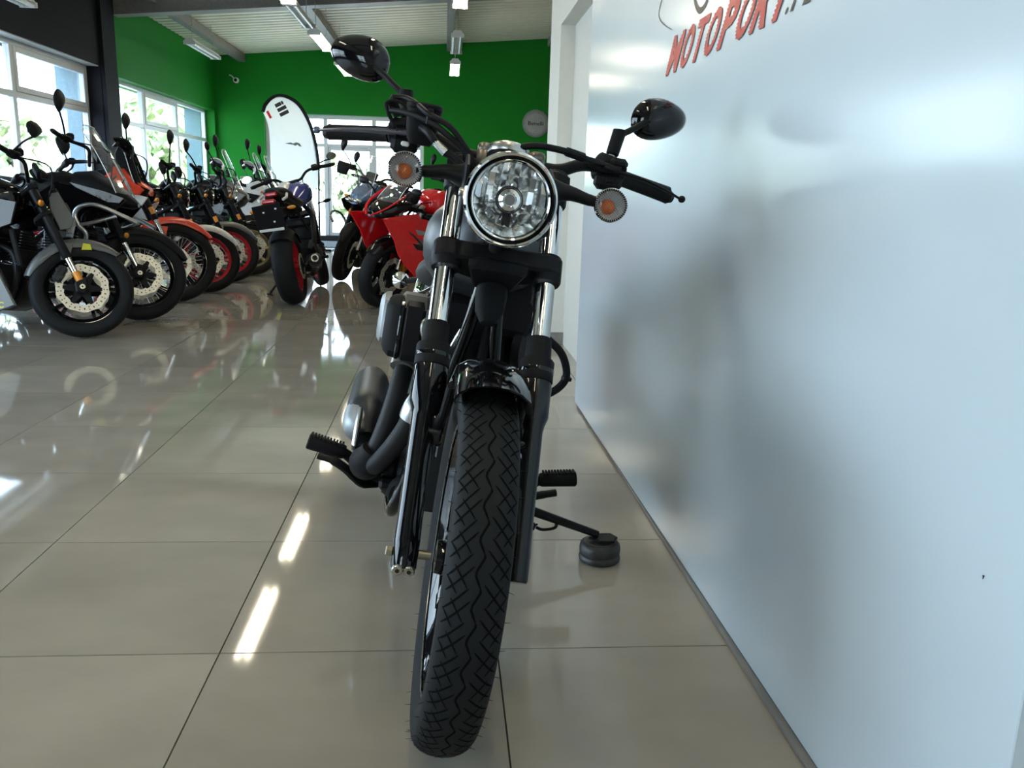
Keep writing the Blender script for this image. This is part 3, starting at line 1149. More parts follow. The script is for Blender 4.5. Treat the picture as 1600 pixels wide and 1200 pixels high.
# reflector: vertical flutes above, wedge facets below
cols = 12
for i in range(cols):
    a0, a1 = -.065 + .13 * i / cols, -.065 + .13 * (i + 1) / cols
    zs = [-.004, .020, .044, .066]
    for j in range(3):
        q = []
        for (yy, zz) in ((a0, zs[j]), (a1, zs[j]), (a1, zs[j + 1]), (a0, zs[j + 1])):
            rr = sqrt(yy * yy + zz * zz)
            if rr > .0665:
                yy, zz = yy * .0665 / rr, zz * .0665 / rr
                rr = .0665
            dpt = -.052 + .044 * (rr / .0665) ** 2
            dpt += (.0030 if (i % 2) else -.0030) * (1 if abs(yy - a0) < abs(yy - a1) else -1)
            q.append(HC + HX * dpt + Vector((0, yy, 0)) + U * zz)
        bs.add(q, [(0, 1, 2, 3)])
for i in range(10):
    a0, a1 = pi + pi * i / 10 - .06, pi + pi * (i + 1) / 10 - .06
    rs_ = [.018, .034, .050, .0668]
    for j in range(3):
        q = []
        jj = rj.uniform(-.0045, .0045)
        for a, r in ((a0, rs_[j]), (a1, rs_[j]), (a1, rs_[j + 1]), (a0, rs_[j + 1])):
            dpt = -.052 + .044 * (r / .0668) ** 2 + (jj if a == a0 else -jj) + rj.uniform(-.0007, .0007)
            q.append(HC + HX * dpt + Vector((0, cos(a) * r, 0)) + U * (sin(a) * r))
        bs.add(q, [(0, 1, 2, 3)])
bs.build('reflector', mat('silvered reflector', (.88, .91, .92), .13, .92, rvar=.03), hl, FS, flat=True, recalc=False)
MB().lathe([(.068, .002), (.0665, -.012), (.064, -.03), (.03, -.055), (0, -.056)], HC - HX * .004, HX, 40).build('reflector_bowl', mat('bowl silvering', (.55, .58, .60), .2, 1), hl, FS)
bc = MB().lathe([(0, -.016), (.0115, -.016), (.013, -.018), (.013, -.023), (.020, -.025), (.0225, -.03), (.0225, -.055)], HC, HX, 28)
bc.build('bulb_shield', M['chrome'], hl, FS)
MB().lathe([(.0228, -.0262), (.0255, -.028), (.0255, -.034)], HC, HX, 28).build('shield_ring', M['dark'], hl, FS)
MB().lathe([(0, -.0152), (.0095, -.0154)], HC, HX, 20).build('shield_face', mat('grey shield face', (.2, .2, .2), .4, .6), hl, FS)
MB().box(HC + HX * -.030 + U * -.040, (.006, .016, .034), .002).build('parking_lamp', M['satin'], hl, FS)
MB().lathe([(.0675, .003), (.06, .009), (.045, .015), (.022, .019), (0, .020)], HC, HX, 40).build('lens', M['lens'], hl, FS)
MB().tube([HC - HX * .10 + U * -.05, HC - HX * .14 + U * -.10], .016, 12).build('headlight_bracket', M['satin'], cru, FS)
for sd in (-1, 1):
    MB().prism([(-.11, -.07), (-.02, -.058), (-.02, .052), (-.10, .075), (-.16, .02)], .008, HC + Vector((-.06, sd * .082, 0)), (1, 0, 0), (0, 0, 1), b=.002).build('headlight_ear', M['satin'], cru, FS)
MB().cyl(HC + Vector((-.012, -.084, -.0)), HC + Vector((-.012, -.094, .0)), .008, 12, .002).build('adjuster_bolt', M['steel'], hl, FS)

# turn signals
for sd in (-1, 1):
    c = Vector((-.30, sd * .210, 1.006))
    st = MB().tube(spl([(-.335, sd * .095, 1.015), (-.33, sd * .13, 1.016), (-.325, sd * .165, 1.010), (-.322, sd * .190, 1.008)], 5), [.032, .029, .026, .023, .021, .019, .018, .017, .016, .0155, .015, .015, .014, .014, .014, .014][:16], 16, flat=.8)
    ts = st.build('signal_stem', M['satin'], cru, FS)
    dr_ = Vector((1, sd * .0, .0))
    MB().lathe([(0, -.042), (.016, -.040), (.028, -.022), (.0335, -.004), (.0345, .002)], c, dr_, 32).build('signal_shell', M['satin'], ts, FS)
    rq = random.Random(5)
    sb_ = MB().lathe([(.033, 0), (.026, -.010), (.016, -.018), (0, -.021)], c, dr_, 20, jag=lambda i, k: 1 + rq.uniform(-.20, .08) * (0 < k < 3))
    sb_.build('signal_reflector', mat('signal reflector', (.58, .59, .59), .25, .15), ts, FS, flat=True)
    MB().lathe([(.0345, .0), (.0348, .006), (.0325, .008), (.0315, .004)], c, dr_, 36).build('signal_rim', M['chrome'], ts, FS)
    MB().lathe([(0, -.002), (.009, -.004), (.0145, -.009), (.016, -.017)], c + Vector((0, -.002, -.004)), dr_, 20).build('amber_bulb', mat('amber bulb glass', (.60, .13, .012), .35, 0, .2), ts, FS)
    g = MB()
    for i in range(-6, 7):
        q = i * .0045
        hh = sqrt(max(0, .029 ** 2 - q * q))
        for d1, d2 in ((Vector((0, .7071, .7071)), Vector((0, -.7071, .7071))), (Vector((0, -.7071, .7071)), Vector((0, .7071, .7071)))):
            m_ = [c + dr_ * (.0115 - 3.0 * (q * q + t * t)) + d1 * q + d2 * t for t in (-hh, -hh / 2, 0, hh / 2, hh)]
            g.tube(m_, .0002, 3)
    g.build('lens_ribs', M['dark'], ts, FS, kind='stuff')
    tk = MB()
    for i in range(44):
        a = 2 * pi * i / 44
        e = Vector((0, cos(a), sin(a)))
        tk.box(c + e * .0312 + dr_ * .0075, (.006, .0018, .0042), 0, Matrix.Rotation(a - pi / 2, 3, 'X'))
    tk.build('rim_serration', M['hole'], ts, FS, kind='stuff')
    MB().lathe([(.0335, .004), (.029, .0085), (.015, .012), (0, .0125)], c, dr_, 28).build('signal_lens', M['lens'], ts, FS)

# gauge and bar clamps
gx = Vector((-.42, 0, 1)).normalized()
gg = MB().lathe([(0, -.03), (.040, -.03), (.044, -.02), (.045, .018)], Vector((-.370, -.008, 1.053)), gx, 36).build('gauge', M['satin'], cru, FS)
MB().lathe([(.0450, .012), (.0470, .015), (.0470, .027), (.044, .031), (.041, .027)], Vector((-.370, -.008, 1.053)), gx, 36).build('gauge_bezel', M['steel'], gg, FS)
MB().lathe([(0, .026), (.042, .026)], Vector((-.370, -.008, 1.053)), gx, 30).build('gauge_face', M['hole'], gg, FS)
for sd in (-1, 1):
    b0 = Vector((-.375, sd * .055, 1.028))
    r_ = MB().lathe([(0, .06), (.014, .06), (.0165, .056), (.0165, .047), (.0155, .045), (.0165, .043), (.0165, .012), (.0155, .010), (.0165, .008), (.0165, -.02)], b0, (-.2, 0, 1), 22)
    r_.build('bar_clamp', mat('knurled dark clamp', (.22, .19, .15), .36, .8), cru, FS)
hbp = spl([(-.42, -.0, 1.060), (-.42, -.08, 1.060), (-.425, -.115, 1.064), (-.44, -.16, 1.083), (-.465, -.215, 1.087), (-.49, -.26, 1.078), (-.535, -.385, 1.063)], 6)
hbar = MB().tube([Vector((p.x, -p.y, p.z)) for p in hbp[::-1]] + hbp[1:], .0135, 16)
ho = hbar.build('handlebar', M['satin'], cru, FS)
for sd in (-1, 1):
    q_ = .008 if sd > 0 else 0
    g0, g1 = Vector((-.492, sd * .262 - q_, 1.0775 - q_ * .5)), Vector((-.540, sd * .395 - q_, 1.062 - q_))
    g = MB().tube([g0, g0.lerp(g1, .04), g0.lerp(g1, .5), g0.lerp(g1, .95), g1], [.0185, .0168, .0165, .0168, .0175], 18)
    go = g.build('grip', M['matte'], cru, FS)
    MB().tube([g1, g1 + (g1 - g0).normalized() * .012], [.0165, .012], 16).build('bar_end', M['satin'], go, FS)
    # lever: perch, blade, ball
    pch = Vector((-.435, sd * .205, 1.085))
    MB().tube([pch + Vector((0, sd * -.035, .0)), pch, pch + Vector((.004, sd * .04, -.002))], [.011, .013, .010], 12, flat=1).build('lever_perch', M['satin'], cru, FS)
    lv = MB()
    pts = spl([pch + Vector((.008, 0, 0)), (-.432, sd * .25, 1.080), (-.434, sd * .30, 1.075), (-.446, sd * .36 - q_, 1.067 - q_ * .5), (-.462, sd * .405 - q_ * 1.4, 1.059 - q_)], 5)
    lv.tube(pts, [(.0095 if sd > 0 else .0125) - (.005 if sd > 0 else .0075) * i / (len(pts) - 1) for i in range(len(pts))], 12, flat=.6)
    lv.ball((-.464, sd * .412 - q_ * 1.4, 1.058 - q_), .0082, 14, 8)
    lv.build('lever', M['satin'] if sd > 0 else mat('lever with painted bluish highlight', (.16, .175, .23), .30, .8), cru, FS)  # bluish highlight of this lever is put into its base colour
    # switch housing
    h = MB()
    h.tube([(-.462, sd * .195, 1.090), (-.464, sd * .20, 1.089), (-.484, sd * .252, 1.081), (-.486, sd * .257, 1.080)], [.02, .027, .028, .022], 18, flat=1.15)
    h.box((-.452, sd * .225, 1.058), (.05, .058, .036), .010)
    h.box((-.452, sd * .24, 1.100), (.045, .04, .022), .008)
    sw_ = h.build('switch_housing', M['matte'], cru, FS)
    MB().box((-.425, sd * .222, 1.060), (.012, .018, .010), .003).build('switch_button', M['whitedecal'] if sd < 0 else M['satin'], sw_, FS)
# master cylinder reservoir, throttle housing
rv = MB()
rv.loft([[Vector((-.425, -.192, 1.075)) + Vector((x * .034 * k, y * .037 * k2, z)) for x, y in [(cos(a) * (abs(cos(a)) ** -.45 if abs(cos(a)) > .01 else 1), sin(a) * (abs(sin(a)) ** -.45 if abs(sin(a)) > .01 else 1)) for a in [2 * pi * j / 24 for j in range(24)]]]
         for z, k, k2 in ((-.012, .55, .6), (.0, .8, .8), (.02, .92, .9), (.058, 1, 1), (.060, 1.06, 1.04), (.068, 1.06, 1.04), (.071, .98, .97))])
rvo = rv.build('brake_reservoir', M['matte'], cru, FS)
MB().tube(spl([(-.44, -.235, 1.085), (-.43, -.262, 1.11), (-.43, -.272, 1.135), (-.43, -.25, 1.143), (-.425, -.225, 1.135), (-.42, -.20, 1.122)], 5), .0042, 8).build('brake_hose', M['matte'], cru, FS)
# cables
for pts, r in (([(-.44, -.26, 1.150), (-.43, -.235, 1.152), (-.40, -.21, 1.142), (-.37, -.182, 1.124), (-.36, -.135, 1.106), (-.36, -.095, 1.068), (-.37, -.060, 1.020), (-.40, -.03, .95)], .0062),
               ([(-.43, -.262, 1.122), (-.40, -.222, 1.120), (-.37, -.175, 1.108), (-.36, -.140, 1.090), (-.36, -.105, 1.068), (-.36, -.078, 1.035), (-.38, -.05, .96)], .0062),
               ([(-.42, -.20, 1.100), (-.36, -.178, 1.088), (-.35, -.146, 1.058), (-.34, -.118, 1.046), (-.33, -.092, 1.022), (-.34, -.08, .97)], .0080),
               ([(-.42, .20, 1.092), (-.38, .162, 1.092), (-.36, .125, 1.097), (-.355, .085, 1.100), (-.35, .04, 1.098), (-.345, -.002, 1.082), (-.345, -.037, 1.058), (-.37, -.05, .99)], .0070)):
    MB().tube(spl(pts, 6), r, 10).build('control_cable', M['satin'], cru, FS)
MB().tube([(-.352, -.160, 1.070), (-.345, -.135, 1.052)], [.008, .0095], 10).build('cable_adjuster', M['steel'], cru, FS)
MB().tube([(-.37, .150, 1.094), (-.36, .11, 1.099)], [.0095, .0095], 10).build('cable_sleeve', M['matte'], cru, FS)
MB().tube([(-.44, -.256, 1.150), (-.445, -.262, 1.140), (-.45, -.245, 1.115)], [.010, .012, .010], 10).build('cable_elbow', M['satin'], cru, FS)
cl = MB()
cl.box((-.372, -.178, 1.118), (.012, .014, .034), .003)
cl.build('cable_clip', M['satin'], cru, FS)

# mirrors
for sd in (-1, 1):
    c = Vector((-.545, -.350 if sd < 0 else .334, 1.231 if sd < 0 else 1.219))
    rings = []
    for r, dx in ((.12, .030), (.45, .0275), (.72, .021), (.90, .011), (1.0, 0), (1.0, -.006), (.97, -.009)):
        rg = []
        for j in range(36):
            a = 2 * pi * j / 36
            ex, ez = cos(a), sin(a)
            yy = .0665 * ex * (1 + .10 * ez * 0)
            zz = .046 * (abs(ez) ** .9) * (1 if ez > 0 else -1) * (1 - .18 * ex) + .008 * ex * 1
            rg.append(c + Vector((dx - .03 * ex * r * 0.4, sd * yy * r, zz * r)))
        rings.append(rg)
    mo = MB().loft(rings).build('mirror', M['gloss'], cru, FS, ang=60)
    MB().loft([[c + (p - c) * k + Vector((-.0105 - (p - c).x * 0, 0, 0)) for p in rings[-1]] for k in (.97, .2)]).build('mirror_glass', M['mirrorglass'], mo, FS)
    b0 = Vector((-.475, sd * .225, 1.098))
    b1 = Vector((-.49, sd * .238, 1.172))
    MB().tube([b0, b0.lerp(b1, .25), b0.lerp(b1, .3)], [.0085, .0085, .0085], 12).build('mirror_post', M['steel'] if sd > 0 else M['satin'], mo, FS)
    MB().tube([b0.lerp(b1, .26), b0.lerp(b1, .3), b1, b1 + Vector((0, 0, .004))], [.012, .0145, .0155, .013], 14).build('stem_base', M['matte'], mo, FS)
    stm = spl([b1 + Vector((0, sd * -.004, -.012)), (-.50, sd * .262, 1.178), (-.515, sd * .292, 1.200), (-.525, sd * .316, 1.214)], 5)
    MB().tube(stm, [.0125] + [.0088] * (len(stm) - 3) + [.0105, .0115], 12, flat=.8).build('mirror_stem', M['satin'], mo, FS)

# front mudguard
fd = MB()
rings = []
NA = 26
for i in range(NA + 1):
    a = radians(72 + (162 - 72) * i / NA)
    e = Vector((cos(a), 0, sin(a)))
    k = min(1, (i / 4.0 + .45) if i < 3 else 1)
    rg = []
    prof = [(-.063, -.036 * k), (-.0655, -.018 * k), (-.060, .004), (-.043, .017), (-.020, .0235), (0, .025), (.020, .0235), (.043, .017), (.060, .004), (.0655, -.018 * k), (.063, -.036 * k)]
    for y, d in prof:
        rg.append(e * (.346 + d) + Vector((0, y, 0)) + AXL)
    for y, d in prof[::-1]:
        rg.append(e * (.343 + d) + Vector((0, y * .96, 0)) + AXL)
    rings.append(rg)
fd.loft(rings)
fdo = fd.build('front_mudguard', M['gloss'], cru, FS, ang=50)
for sd in (-1, 1):
    bk = MB().tube([AXL + Vector((-.02, sd * .066, .315)), AXL + Vector((-.07, sd * .070, .25)), AXL + AXV * .235 + Vector((0, sd * .078, 0))], [.008, .008, .012], 10)
    bk.build('mudguard_stay', M['satin'], fdo, FS)
    MB().cyl(AXL + AXV * .235 + Vector((.018, sd * .070, 0)), AXL + AXV * .235 + Vector((.018, sd * .100, 0)), .006, 10, .001).build('stay_bolt', M['dark'], fdo, FS)

# ------------------------------------------------ body of the cruiser (does not steer)
def ring(x, z, hw, hh, e=2.3, n=24, y=0, tilt=0):
    r = []
    for j in range(n):
        a = 2 * pi * j / n
        c_, s_ = cos(a), sin(a)
        yy = hw * abs(c_) ** (2 / e) * (1 if c_ > 0 else -1)
        zz = hh * abs(s_) ** (2 / e) * (1 if s_ > 0 else -1)
        r.append(Vector((x + tilt * zz, y + yy, z + zz)))
    return r


tk = MB().loft([ring(-.392, .905, .030, .040), ring(-.40, .895, .062, .075), ring(-.44, .880, .108, .100), ring(-.50, .868, .138, .115), ring(-.58, .862, .151, .122),
                ring(-.68, .855, .147, .118), ring(-.78, .842, .126, .106), ring(-.88, .825, .095, .086), ring(-.96, .810, .068, .062), ring(-.985, .805, .03, .03)])
tko = tk.build('fuel_tank', M['tank'], cru, ang=60)
MB().lathe([(0, .014), (.026, .012), (.032, .006), (.034, -.004)], (-.62, 0, .98), (0, 0, 1), 28).build('fuel_cap', M['chrome'], tko)
for sd in (-1, 1):
    MB().prism([(-.40, .79), (-.47, .755), (-.54, .738), (-.60, .74), (-.53, .752), (-.44, .80)], .012, (0, sd * .112, 0), b=.003).build('tank_trim', M['alu'], tko)
MB().loft([ring(-.94, .775, .10, .03), ring(-1.0, .765, .135, .045), ring(-1.12, .735, .15, .05), ring(-1.24, .735, .145, .052), ring(-1.31, .765, .11, .05), ring(-1.34, .80, .075, .035)]).build('rider_seat', M['seat'], cru, ang=60)
MB().loft([ring(-1.33, .80, .085, .03), ring(-1.40, .80, .10, .035), ring(-1.55, .80, .095, .034), ring(-1.63, .80, .06, .022)]).build('pillion_seat', M['seat'], cru, ang=60)
rwl, _, _ = wheel(cru, 'rear_wheel', (-1.57, 0, .325), .325, .075, .212, M['gloss'], M['gloss'], 10, 'cast', None)
rf = MB()
rings = []
for i in range(25):
    a = radians(20 + 135 * i / 24)
    e = Vector((cos(a), 0, sin(a)))
    rings.append([Vector((-1.57, y, .345)) + e * (.345 + d) for y, d in [(-.10, -.07), (-.105, -.02), (-.08, .018), (0, .03), (.08, .018), (.105, -.02), (.10, -.07), (.095, -.07), (.098, -.02), (.075, .013), (0, .025), (-.075, .013), (-.098, -.02), (-.095, -.07)]])
rf.loft(rings)
rfo = rf.build('rear_mudguard', M['tank'], cru, ang=50)
tl_ = MB().box((-1.95, 0, .60), (.05, .16, .045), .015).build('tail_light', M['redlens'], cru)
MB().prism([(-.09, -.06), (.09, -.06), (.09, .06), (-.09, .06)], .004, (-2.0, 0, .50), (0, 1, 0), (-.3, 0, 1)).build('plate_holder', M['satin'], cru)
for sd in (-1, 1):
    MB().tube([(-1.60, sd * .11, .67), (-1.66, sd * .17, .645)], .010, 8).build('rear_signal_stem', M['satin'], cru)
    MB().lathe([(0, -.03), (.028, -.01), (.032, .012), (0, .02)], (-1.67, sd * .19, .642), (-1, 0, 0), 20).build('rear_signal', M['chrome'], cru)
    MB().tube([(-1.16, sd * .16, .62), (-1.50, sd * .165, .34)], [.026, .024], 14).build('rear_shock', M['chrome'], cru)
    MB().tube([(-1.0, sd * .13, .36), (-1.35, sd * .14, .335), (-1.62, sd * .14, .325)], [.028, .024, .026], 12, flat=.6).build('swingarm', M['satin'], cru)
    # cradle frame
    MB().tube(spl([(-.345, sd * .014, .835), (-.375, sd * .030, .70), (-.435, sd * .060, .52), (-.475, sd * .10, .33), (-.50, sd * .118, .235), (-.58, sd * .125, .185), (-.75, sd * .13, .175), (-.98, sd * .13, .20), (-1.08, sd * .125, .30), (-1.1, sd * .12, .45)], 6), .0155, 14).build('frame_tube', M['gloss'], cru)
    MB().tube(spl([(-.36, sd * .02, .90), (-.60, sd * .06, .80), (-.95, sd * .10, .70), (-1.2, sd * .13, .66), (-1.6, sd * .11, .70)], 5), .016, 12).build('frame_rail', M['gloss'], cru)
MB().prism([(-.05, -.07), (.05, -.07), (.05, .07), (-.05, .07)], .022, (-.425, 0, .60), (0, 1, 0), (-.25, 0, 1), b=.005).build('regulator', M['satin'], cru)
MB().tube([(-.375, .012, .74), (-.40, .014, .54)], .011, 10).build('wiring_conduit', M['matte'], cru)
MB().tube(spl([(-.375, -.026, .735), (-.405, -.055, .655), (-.44, -.075, .56)], 4), .0035, 6).build('bright_stay', M['steel'], cru)

# engine
eg = MB()
eg.prism([(-.52, .30), (-.56, .20), (-.70, .165), (-.95, .175), (-1.06, .25), (-1.06, .40), (-.98, .47), (-.62, .47), (-.53, .41)], .25, (0, 0, 0), b=.025)
en = eg.build('engine', M['dark'], cru)
for sd in (-1, 1):
    MB().lathe([(.135, 0), (.14, .012), (.128, .032), (.06, .042), (0, .043)], (-.70, sd * .122, .32), (0, sd, 0), 36).build('engine_cover', M['satin'], en)
    MB().lathe([(.09, 0), (.09, .02), (.075, .034), (0, .036)], (-.92, sd * .122, .33), (0, sd, 0), 30).build('pulley_cover', M['satin'], en)
for ang_, nm in ((24, 0), (-32, 1)):
    a = radians(ang_)
    ax = Vector((sin(a), 0, cos(a)))
    bx_ = Vector((-.72, 0, .40))
    Rm_ = Matrix.Rotation(a, 3, 'Y')
    cy = MB()
    for k in range(11):
        t = .05 + k * .017
        cy.prism([(-.075, -.085), (.075, -.085), (.085, -.06), (.085, .06), (.075, .085), (-.075, .085), (-.085, .06), (-.085, -.06)], .006, bx_ + ax * t, Rm_ @ Vector((1, 0, 0)), (0, 1, 0))
    cy.tube([bx_ + ax * .02, bx_ + ax * .24], .062, 20)
    cy.build('cylinder', M['dark'], en)
    hd_ = MB().box(bx_ + ax * .265, (.15, .165, .06), .02, Rm_)
    hd_.box(bx_ + ax * .305, (.12, .13, .035), .014, Rm_)
    hd_.build('cylinder_head', M['satin'], en)
MB().box((-.53, 0, .655), (.07, .19, .20), .02).build('dark_filler_block', M['matte'], cru)  # added dark block that makes the space between the fork legs read dark
MB().box((-.50, .075, .745), (.10, .10, .13), .02).build('dark_gap_filler', M['matte'], cru)  # dark filler added to close the bright gap between tank and fork
MB().lathe([(.05, 0), (.055, .008), (.05, .02), (0, .024)], (-.50, .100, .66), (.4, 1, 0), 24).build('horn', M['matte'], cru)

# air cleaner on the bike's right side
af = MB()
poly = [(-.455, .605), (-.47, .588), (-.66, .575), (-.69, .59), (-.705, .64), (-.70, .69), (-.68, .715), (-.50, .732), (-.465, .715), (-.452, .67)]
sc_poly = lambda k, dz=0: [(-.58 + (x + .58) * k, .655 + dz + (z - .655) * k) for x, z in poly]
af.prism(poly, .050, (0, -.145, 0), b=.008)
afo = af.build('air_cleaner', M['satin'], cru, ang=30)
MB().prism(sc_poly(.985), .010, (0, -.173, 0), b=.002).build('air_cleaner_band', M['gloss'], afo)
MB().loft([[Vector((x, y, z)) for x, z in sc_poly(k, dz)] for y, k, dz in ((-.176, .97, 0), (-.192, .94, 0), (-.204, .84, .002), (-.210, .70, .004))]).build('air_cleaner_case', M['matte'], afo)
MB().loft([[Vector((x - .02, y, z)) for x, z in sc_poly(k, .012)] for y, k in ((-.203, .80), (-.216, .78), (-.224, .66), (-.226, .50))]).build('air_cleaner_cover', mat('satin silver cover', (.36, .37, .38), .42, .7), afo)
MB().prism([(-.465, .705), (-.50, .732), (-.68, .718), (-.70, .69)], .060, (0, -.145, .004), b=.006).build('air_cleaner_top', mat('warm grey duct plate', (.10, .095, .08), .4), afo)
MB().box((-.47, -.108, .665), (.05, .03, .05), .008).build('intake_elbow', M['dark'], cru)
MB().cyl((-.44, -.114, .672), (-.425, -.116, .672), .0085, 6).build('hose_bolt', M['brass'], cru)
MB().tube(spl([(-.44, -.105, .70), (-.43, -.125, .69), (-.43, -.122, .66), (-.45, -.10, .64)], 4), .004, 6).build('vacuum_hose', M['steel'], cru)

# exhaust
p1 = spl([(-.80, -.10, .62), (-.66, -.138, .605), (-.60, -.146, .56), (-.565, -.155, .49), (-.555, -.170, .40), (-.56, -.186, .335), (-.60, -.196, .300), (-.70, -.205, .29), (-.85, -.215, .30)], 6)
p2 = spl([(-.50, -.07, .545), (-.455, -.098, .520), (-.44, -.112, .475), (-.455, -.130, .42), (-.49, -.158, .355), (-.53, -.182, .312), (-.60, -.200, .292), (-.75, -.21, .285)], 6)
for nm, pp in (('header_pipe', p1), ('header_pipe', p2)):
    MB().tube(pp, .0235, 18).build(nm, M['pipe'], cru, ang=60)
cpl = MB().tube([(-.545, -.183, .345), (-.550, -.190, .318), (-.60, -.202, .292), (-.66, -.206, .288)], [.036, .042, .044, .036], 18)
cpo = cpl.build('exhaust_collector', M['matte'], cru, ang=60)
MB().lathe([(0, .005), (.0065, .004), (.0075, 0)], (-.538, -.205, .318), (1, -.35, -.1), 12).build('collector_bolt', M['steel'], cpo)
# bright shields
c1 = MB().tube([(-.615, -.146, .585), (-.60, -.150, .567), (-.585, -.153, .548)], [.026, .031, .030], 18)
c1.build('shield_cap', mat('warm grey shield', (.34, .32, .28), .3, .7), cru)
c2 = MB().tube(spl([(-.45, -.088, .522), (-.430, -.104, .498), (-.430, -.116, .462)], 4), [.022, .027, .031, .0325, .033, .0335, .033, .032, .030][:9], 18)
c2o = c2.build('header_heat_shield', M['alu'], cru, ang=60)
MB().lathe([(0, .006), (.005, .005), (.006, 0)], (-.402, -.118, .490), (1, -.3, .3), 10).build('shield_screw', M['steel'], c2o)
mf = MB().tube(spl([(-.70, -.210, .318), (-.78, -.218, .350), (-.84, -.222, .362), (-1.05, -.226, .345), (-1.42, -.232, .315)], 6), [.030, .034, .040, .046, .050, .053, .055, .056, .057, .058, .058, .058, .058, .058, .058, .058, .058, .058, .058, .058, .058, .058, .058, .056, .05], 24)
mfo = mf.build('muffler', mat('dark steel muffler', (.040, .043, .048), .40, .6), cru, ang=50)
sh = MB().tube(spl([(-.715, -.228, .325), (-.74, -.231, .335), (-.77, -.234, .347), (-.81, -.235, .356), (-.85, -.235, .360)], 4), [.014, .026, .034, .040, .044, .046, .047, .048, .048, .048, .048, .048, .047, .047, .046, .045, .044], 20, flat=1.0)
sh.build('muffler_shield', mat('silver muffler shield', (.36, .38, .40), .48, .6), mfo, ang=60)
MB().lathe([(0, .004), (.009, .003), (.011, 0)], (-.750, -.262, .350), (.7, -1, .1), 14).build('shield_bolt', M['hole'], mfo)
MB().prism([(-.64, .305), (-.60, .33), (-.61, .375), (-.66, .415), (-.70, .40), (-.70, .34)], .014, (0, -.238, 0), b=.005).build('lower_shield', M['alu'], mfo)

# foot pegs, pedal, stand
for sd in (-1, 1):
    a, b = Vector((-.72, sd * .262, .272)), Vector((-.72, sd * .360, .290))
    pg = MB()
    pg.tube([a, a.lerp(b, .06), a.lerp(b, .5), a.lerp(b, .96), b], [.019, .022, .0235, .025, .022], 16, flat=.85)
    for k in range(11):
        q = a.lerp(b, .08 + k * .083)
        pg.box(q + Vector((0, 0, .0195)), (.034, .0055, .006), .001)
    pgo = pg.build('foot_peg', M['matte'], cru)
    MB().tube([a.lerp(b, .05), (-.725, sd * .225, .245), (-.735, sd * .195, .215), (-.75, sd * .15, .205)], [.013, .016, .018, .02], 12).build('peg_bracket', M['satin'], pgo)
MB().tube(spl([(-.665, -.325, .272), (-.66, -.285, .265), (-.665, -.25, .245), (-.69, -.21, .205), (-.74, -.17, .19)], 5), [.013, .016, .016, .014, .012], 12, flat=.7).build('brake_pedal', M['satin'], cru)
MB().lathe([(0, .005), (.006, .005), (.007, 0)], (-.695, -.232, .262), (1, -.2, .2), 12).build('peg_pivot_pin', M['steel'], cru)
MB().tube(spl([(-.66, .30, .262), (-.655, .255, .25), (-.68, .20, .22), (-.74, .16, .2)], 5), [.010, .011, .011, .010], 10).build('gear_pedal', M['satin'], cru)
# oil line and lower engine bits seen under the header
MB().tube(spl([(-.50, -.10, .30), (-.52, -.125, .275), (-.54, -.13, .24), (-.58, -.12, .21)], 4), .013, 10).build('oil_line', M['matte'], cru)
MB().box((-.555, -.14, .262), (.04, .05, .03), .008).build('sensor_block', M['satin'], cru)
# hose looping out beside the left fork
MB().tube(spl([(-.34, .10, .735), (-.31, .135, .714), (-.30, .168, .690), (-.30, .187, .652), (-.30, .183, .625), (-.30, .158, .600), (-.33, .12, .575), (-.38, .08, .56)], 6), .0085, 12).build('coolant_hose', M['matte'], cru)
MB().lathe([(.0085, 0), (.0115, .001), (.0115, .008), (.0085, .009)], (-.30, .189, .634), (0, .1, 1), 14).build('hose_clip', M['satin'], cru)

# side stand: computed in world space so its foot rests on the puck
cw = Matrix.Translation((.4611, -.2575, 0)) @ Matrix.Rotation(YAW0, 4, 'Z') @ Matrix.Rotation(-LEAN0, 4, 'X')
ci = cw.inverted()
foot = ci @ Vector((.905, .462, .073))
top = Vector((-.735, .150, .200))
ss = MB()
pts = [top, top.lerp(foot, .25), top.lerp(foot, .55), top.lerp(foot, .85), foot]
ss.tube(pts, [.019, .017, .015, .013, .012], 12, flat=.8)
e_ = (foot - top).normalized()
sto = ss.build('side_stand', M['satin'], cru)
ft_ = MB()
fc = [(.030, -.030), (.045, .0), (.030, .028), (-.01, .026), (-.035, .0), (-.01, -.030)]
W0 = MB().prism([(a, b) for a, b in fc], .008, (.915, .462, .0625), (1, 0, 0), (0, 1, 0), b=.002)
ft_.v, ft_.f = [ci @ p for p in W0.v], W0.f
ft_.build('stand_foot', M['satin'], sto)
sp0, sp1 = Vector((-.715, .155, .165)), top.lerp(foot, .48) + Vector((.02, -.02, -.03))
coil = []
u_, v_, _ = frame(sp1 - sp0)
for i in range(15 * 10 + 1):
    a = 2 * pi * i / 10
    coil.append(sp0.lerp(sp1, i / 150) + (u_ * cos(a) + v_ * sin(a)) * .0085)
MB().tube(coil, .0028, 5).build('stand_spring', M['satin'], sto)
MB().tube(spl([sp1, sp1 + e_ * .02, top.lerp(foot, .62) + Vector((.01, -.008, -.018)), top.lerp(foot, .60)], 4), .0045, 6).build('spring_hook', M['satin'], sto)
ground(cru)

pk = thing('stand_puck', 'dark round puck under the side stand foot of the cruiser', 'puck', (.912, .462, 0))
MB().lathe([(0, .0005), (.050, .0005), (.056, .005), (.0575, .012), (.055, .019), (.053, .021), (.0555, .024), (.0565, .040), (.054, .050), (.048, .0555), (0, .056)], (0, 0, 0), (0, 0, 1), 40).build('puck_body', mat('worn black puck', (.030, .028, .026), .42, 0, 0, var=.4, scale=40), pk)
MB().lathe([(.036, .0562), (.040, .0570), (.044, .0562)], (0, 0, 0), (0, 0, 1), 36).build('top_ring', mat('scuffed puck rim', (.07, .068, .064), .4), pk)

